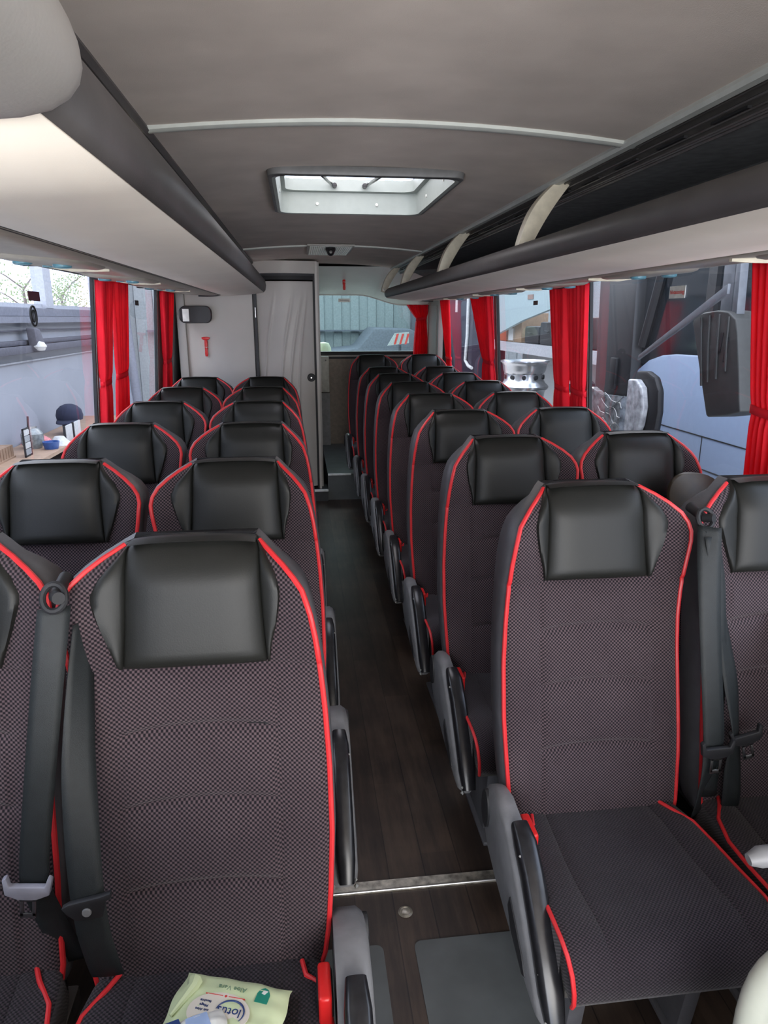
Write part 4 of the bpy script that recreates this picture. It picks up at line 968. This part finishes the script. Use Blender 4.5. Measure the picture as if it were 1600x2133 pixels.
q = MB(); q.prism([(1.05,1.32),(-.2,1.53),(-2.2,1.78),(-2.2,2.6),(1.3,2.6)], 0, 0, .05); q.build('sheet', m_pale, bl, smooth=False)
q = MB(); q.box(-.01,0,-.62,-.40,1.80,1.86); q.build('patch', m_brown, bl, smooth=False)
q = MB(); q.box(0,.04,-2.2,-2.1,GZ,1.8); q.build('support', m_shelf, bl, smooth=False)
def wheel_rim(y, z, lb):
    t = thing('alloy_wheel', lb, 'wheel rim', (SX-.42, y, z), 'stacked aluminium wheel rims')
    q = MB(); q.lathe([(.30,.33),(.302,.315),(.28,.30),(.268,.27),(.262,.22),(.25,.19),(.235,.17),(.24,.10),(.262,.06),(.285,.04),(.302,.02),(.30,0),(.27,0),(.23,.05),(.215,.12),(.215,.25),(.25,.31),(.28,.33)], (0,0,0), 'z', 40); q.build('barrel', m_rim, t)
    q = MB(); q.lathe([(.235,.10),(.20,.085),(.12,.07),(.12,.05),(.2,.065),(.235,.08)], (0,0,0), 'z', 40); dsk = q.build('disc', m_rim, t)
    for i in range(10):
        a_ = 2*PI*i/10; q = MB(); q.cyl((.252*math.cos(a_),.252*math.sin(a_),.135),(.234*math.cos(a_),.234*math.sin(a_),.135),.026,n=12); q.build('hand_hole', m_rubber, dsk)
    return t
wheel_rim(8.52, .725, 'bare aluminium wheel rim on top of the stack outside')
wheel_rim(8.55, .395, 'aluminium wheel rim second from the top of the stack outside')
wheel_rim(8.52, .065, 'lowest visible aluminium wheel rim of the stack outside')
t, a_, b_ = crate('pallet_block', 'grey block carrying the stack of wheel rims', 'block', SX-.75, SX-.1, 8.1, 8.95, 1.015, m_beam, z=GZ)
crate('cardboard_box', 'small cardboard box standing behind the grey pillar outside', 'box', SX-.45,SX-.1,6.85,7.4,.55,m_card, z=.26)
crate('pallet_block', 'grey block under the small cardboard box', 'block', SX-.5, SX-.05, 6.8, 7.45, 1.21, m_beam, z=GZ)
t = thing('wrapped_parcel', 'dark parcel in shiny film on top of the small cardboard box', 'parcel', (SX-.28, 7.12, .81)); q = MB(); q.lathe([(0,.16),(.1,.15),(.17,.09),(.18,0),(0,0)], (0,0,0), 'z', 9); q.build('film', mat('dark_wrap', (.05,.05,.06), .15, var=.6, scale=20, bump=1, bscale=40, spec=.9), t)
# dark panel van / doorway seen past the rear right curtains
t = thing('dark_purple_cabinet', 'tall dark purple cabinet with a pale cable outside the rear right window', 'cabinet', (3.0, 13.0, GZ))
q = MB(); q.box(0,.6,-.85,1.3,0,3.2); q.build('body', m_purp, t, smooth=False)
q = MB(); q.tube([(-.03,-.62,3.1),(-.03,-.60,2.2),(-.03,-.50,1.78),(-.03,-.75,1.70),(-.03,-1.0,1.68)], .028, 8); q.build('pale_cable', m_paper, t)
q = MB(); q.box(-.012,0,.35,.5,2.62,2.92); q.build('label', m_paper, t, smooth=False)
t = thing('white_tray', 'white triangular tray edge below the dark purple cabinet', 'tray', (2.6, 12.2, 0)); q = MB(); q.prism([(-.35,.55),(.30,1.0),(-.35,-1.0)], 2, .66, .70); q.box(-.3,-.2,-.05,.05,GZ,.66); q.build('board', m_paper, t, smooth=False)
t = thing('water_pipe', 'grey standing pipe outside behind the rearmost right window', 'pipe', (3.2,17.0,GZ)); q = MB(); q.tube([(0,0,0),(0,0,3.6)], .12, 12); q.build('pipe', m_hall2, t); q = MB(); q.tube([(0,0,1.3),(0,-.5,1.3),(0,-.6,1.0)], .03, 8); q.build('branch', m_paper, t)

# neighbouring coach
VX = 2.5
nc = thing('neighbour_coach', 'pale blue-white vehicle with large dark rounded glass parked on the right', 'vehicle', (VX, 4.2, GZ))
z0 = -GZ
arc_ = [(1.05,1.00),(.92,1.10),(.80,1.19),(.65,1.265),(.48,1.305),(.30,1.322),(.05,1.325),(-.3,1.322),(-1.2,1.318),(-2.4,1.318)]
q = MB(); q.prism([(y, z+z0) for y, z in arc_]+[(-2.4,.25),(1.05,.25)], 0, 0, .9); q.build('lower_body', m_vwhite, nc, bevel=.012)
q = MB(); q.box(.02,.9,-2.4,.95,1.22+z0,2.6+z0); q.build('side_glass', m_vglass, nc, smooth=False)
q = MB(); q.box(-.01,.03,-.10,-.01,1.33+z0,2.6+z0); q.tube([(-.005,.75,1.36+z0),(-.005,.62,1.7+z0),(-.005,.45,2.2+z0)], .035, 8); q.build('window_pillar', m_vdark, nc, smooth=False)
q = MB(); q.box(.0,.02,-2.4,-.02,1.36+z0,2.6+z0); 
q = MB(); q.box(-.003,.001,-1.6,.6,.835+z0,.842+z0); q.box(-.003,.001,-.138,-.132,.64+z0,.838+z0); q.box(-.003,.001,-1.6,.6,.632+z0,.64+z0); q.build('panel_seams', m_vdark, nc, smooth=False)
q = MB(); q.prism([(.72,.25),(1.32,.25),(1.52,3.4),(.86,3.4)], 0, -.06, .5); pd = q.build('front_pillar', m_vdark, nc, bevel=.03)
q = MB(); q.prism([(1.00,1.02+z0),(1.10,1.02+z0),(1.10,1.26+z0),(1.0,1.26+z0)], 0, -.085,-.055); q.build('door_recess', m_rubber, pd, bevel=.008)
for y in (-1.6,):
    q = MB(); q.cyl((-.01,y,.5),(.3,y,.5),.5,n=32); wh = q.build('wheel', m_rubber, nc); 
# ribbed dark mirror housing hanging between the vehicles
MX = 1.95
mh = thing('coach_mirror', 'large dark ribbed mirror housing hanging outside the right window', 'mirror', (MX, 3.08, 0))
yy0 = 3.08
P = [(3.325,1.53),(3.31,1.56),(3.24,1.578),(3.13,1.587),(3.04,1.580),(2.98,1.55),(2.955,1.49),(2.90,1.30),(2.875,1.20),(2.86,1.155),(2.95,1.128),(3.10,1.10),(3.115,1.105)]
P = [(y-yy0, z) for y, z in P]
q = MB(); q.prism(P, 0, -.03, .12); hs = q.build('housing', m_mflap, mh, bevel=.018, seg=3)
for i, (ya, za, yb_, zb) in enumerate(((.165,1.555,.10,1.24),(.10,1.565,.055,1.26),(.02,1.57,-.01,1.28),(-.055,1.56,-.075,1.32))):
    q = MB(); q.tube([(-.032,ya,za),(-.034,(ya+yb_)/2,(za+zb)/2),(-.030,yb_,zb)], .007, 8); q.build('rib', m_mflap, hs)
q = MB(); q.prism([(-.02,1.40),(.0,1.40),(-.01,1.49),(-.03,1.49)], 0, -.034, -.028); q.prism([(-.075,1.37),(-.05,1.36),(-.055,1.46),(-.075,1.47)], 0, -.034, -.028); q.build('slot', m_rubber, hs, smooth=False)
q = MB(); q.prism([(.105,1.545),(.02,1.555),(.03,1.95),(.12,1.95)], 0, .02, .05); q.prism([(-.02,1.54),(-.06,1.54),(-.03,1.95),(.0,1.95)], 0, -.0, .04); q.build('hanging_arm', m_pole, mh, bevel=.004)
q = MB(); q.prism([(.72,1.325),(.71,1.355),(-.06,1.70),(-.06,1.655)], 0, -.06,-.045); q.build('diagonal_arm', m_pole, mh, bevel=.003)
q = MB(); q.prism([(.12,1.95),(-.06,1.95),(-.06,1.90),(.12,1.90)], 0, 0, .3); q.build('mount', m_vdark, mh, smooth=False)
# wrapped seat
wsx = thing('wrapped_chair', 'spare seat with black edge wrapped in shiny clear film outside', 'seat', (2.2, 4.40, GZ))
P = [(.03,.4),(.03,2.17),(-.12,2.178),(-.22,2.15),(-.285,2.07),(-.305,1.94),(-.285,1.80),(-.20,1.72),(-.2,.4)]
q = MB(); q.prism(P, 0, .0, .05); q.build('back_edge', m_blackm, wsx, bevel=.02)
P2 = [(.03,.5),(.03,2.12),(-.08,2.125),(-.16,2.08),(-.20,1.96),(-.18,1.84),(-.12,1.74),(-.12,.5)]
q = MB(); q.prism(P2, 0, -.05, .0); q.build('wrapping_film', m_wrapm, wsx, bevel=.015, seg=3)
ft = thing('film_bundle', 'bundle of shiny film wrapped round the foot of the grey pillar', 'film', (2.34, 4.95, 0))
q = MB()
for j in range(5):
    pts = [(-.02-.015*math.sin(i*.9+j), -.02+.11*i/2*1.0-.1, .78+.05*j+.03*math.sin(i*1.3+j*2)) for i in range(8)]
    q.tube(pts, .004, 6)
q.prism([(-.12,-.9),(.55,-.9),(.5,1.02),(.3,.98),(-.05,1.0)], 0, .0, .05); q.build('film', mat('grey_film', (.16,.17,.18), .18, var=.7, scale=16, bump=1, bscale=22, spec=.9), ft)
bd = thing('oval_plate', 'dark brown rounded plate on the window sill between the front right seats', 'plate', (XR-.16, 2.05, .88))
q = MB(); q.prism([(.10*math.copysign(abs(math.cos(2*PI*i/32))**.8,math.cos(2*PI*i/32)), .11+.085*math.sin(2*PI*i/32)+.25*.10*math.cos(2*PI*i/32)*-1) for i in range(32)], 1, -.02, .0); q.build('plate', mat('dark_brown', (.028,.018,.008), .45, var=.5, scale=20), bd, bevel=.004)
q = MB(); q.box(-.03,.03,-.04,.02,-.0,.03); q.build('foot', m_blackm, bd, smooth=False)
q = MB(); q.lathe([(0,.07),(.06,.06),(.10,.02),(.12,0),(0,0)], (XR-.08,2.36,.88), 'z', 10); tag(q.build('teal_cloth', m_tealp), 'small teal cloth on the right window sill behind the brown plate', 'cloth')
q = MB(); q.box(XR-.30,XR,YF+.1,6.9,.84,.88); struct(q.build('trim_17', m_side, bevel=.004))
q = MB(); q.box(XL,XL+.03,YF+.1,5.3,.84,.88); struct(q.build('trim_18', m_side, bevel=.004))

# side walls lean outwards below the cant rail: windows, curtains and stickers follow them
def lean(o, sg, loc=False):
    if o.type == 'MESH':
        me = o.data; zz_ = o.matrix_world.translation.z
        for v in me.vertices: v.co.x += sg*.07*(1.76-min(1.76, max(.88, v.co.z+zz_)))
    for c_ in o.children: lean(c_, sg)
bpy.context.view_layer.update()
done = set()
for o in list(bpy.data.objects):
    if o.parent: continue
    n_ = o.name.split('.')[0]
    if n_.startswith('window_') and n_[7:].isdigit() and abs(o.location.x) < 2 and o.location.y < 7.5: lean(o, -1 if o.location.x < 0 else 1)
    elif n_ == 'wall_left': lean(o, -1)
    elif n_ == 'wall_right': lean(o, 1)
    elif n_ == 'curtain' and 'corner of the rear' not in o['label']: lean(o, -1 if 'left window' in o['label'] or 'on the left' in o['label'] else 1)
    elif n_ in ('window_sticker','oval_emblem') and o.location.y < 7: o.location.x += (1 if o.location.x > 0 else -1)*.07*(1.76-o.location.z)
# added out-of-view panels that block light from the lower front seats
q = MB(); q.box(-.93,.02,.40,.44,0,.90); struct(q.build('shade_panel_left', m_side, bevel=.01))
q = MB(); q.box(.62,1.38,.44,.48,0,.80); struct(q.build('shade_panel_right', m_side, bevel=.01))

q = MB(); q.lathe([(0,-.001),(.003,-.0008),(.0045,.001)], (.116, fy(.116,.857,-1)-.0004, .857), 'y', 7); q.tube([(.112,fy(.112,.855,-1)-.001,.855),(.098,fy(.098,.858,-1)-.001,.858),(.085,fy(.085,.856,-1)-.001,.856)], .0012, 5); q.build('ink_mark', m_rubber, seats['L', 0])
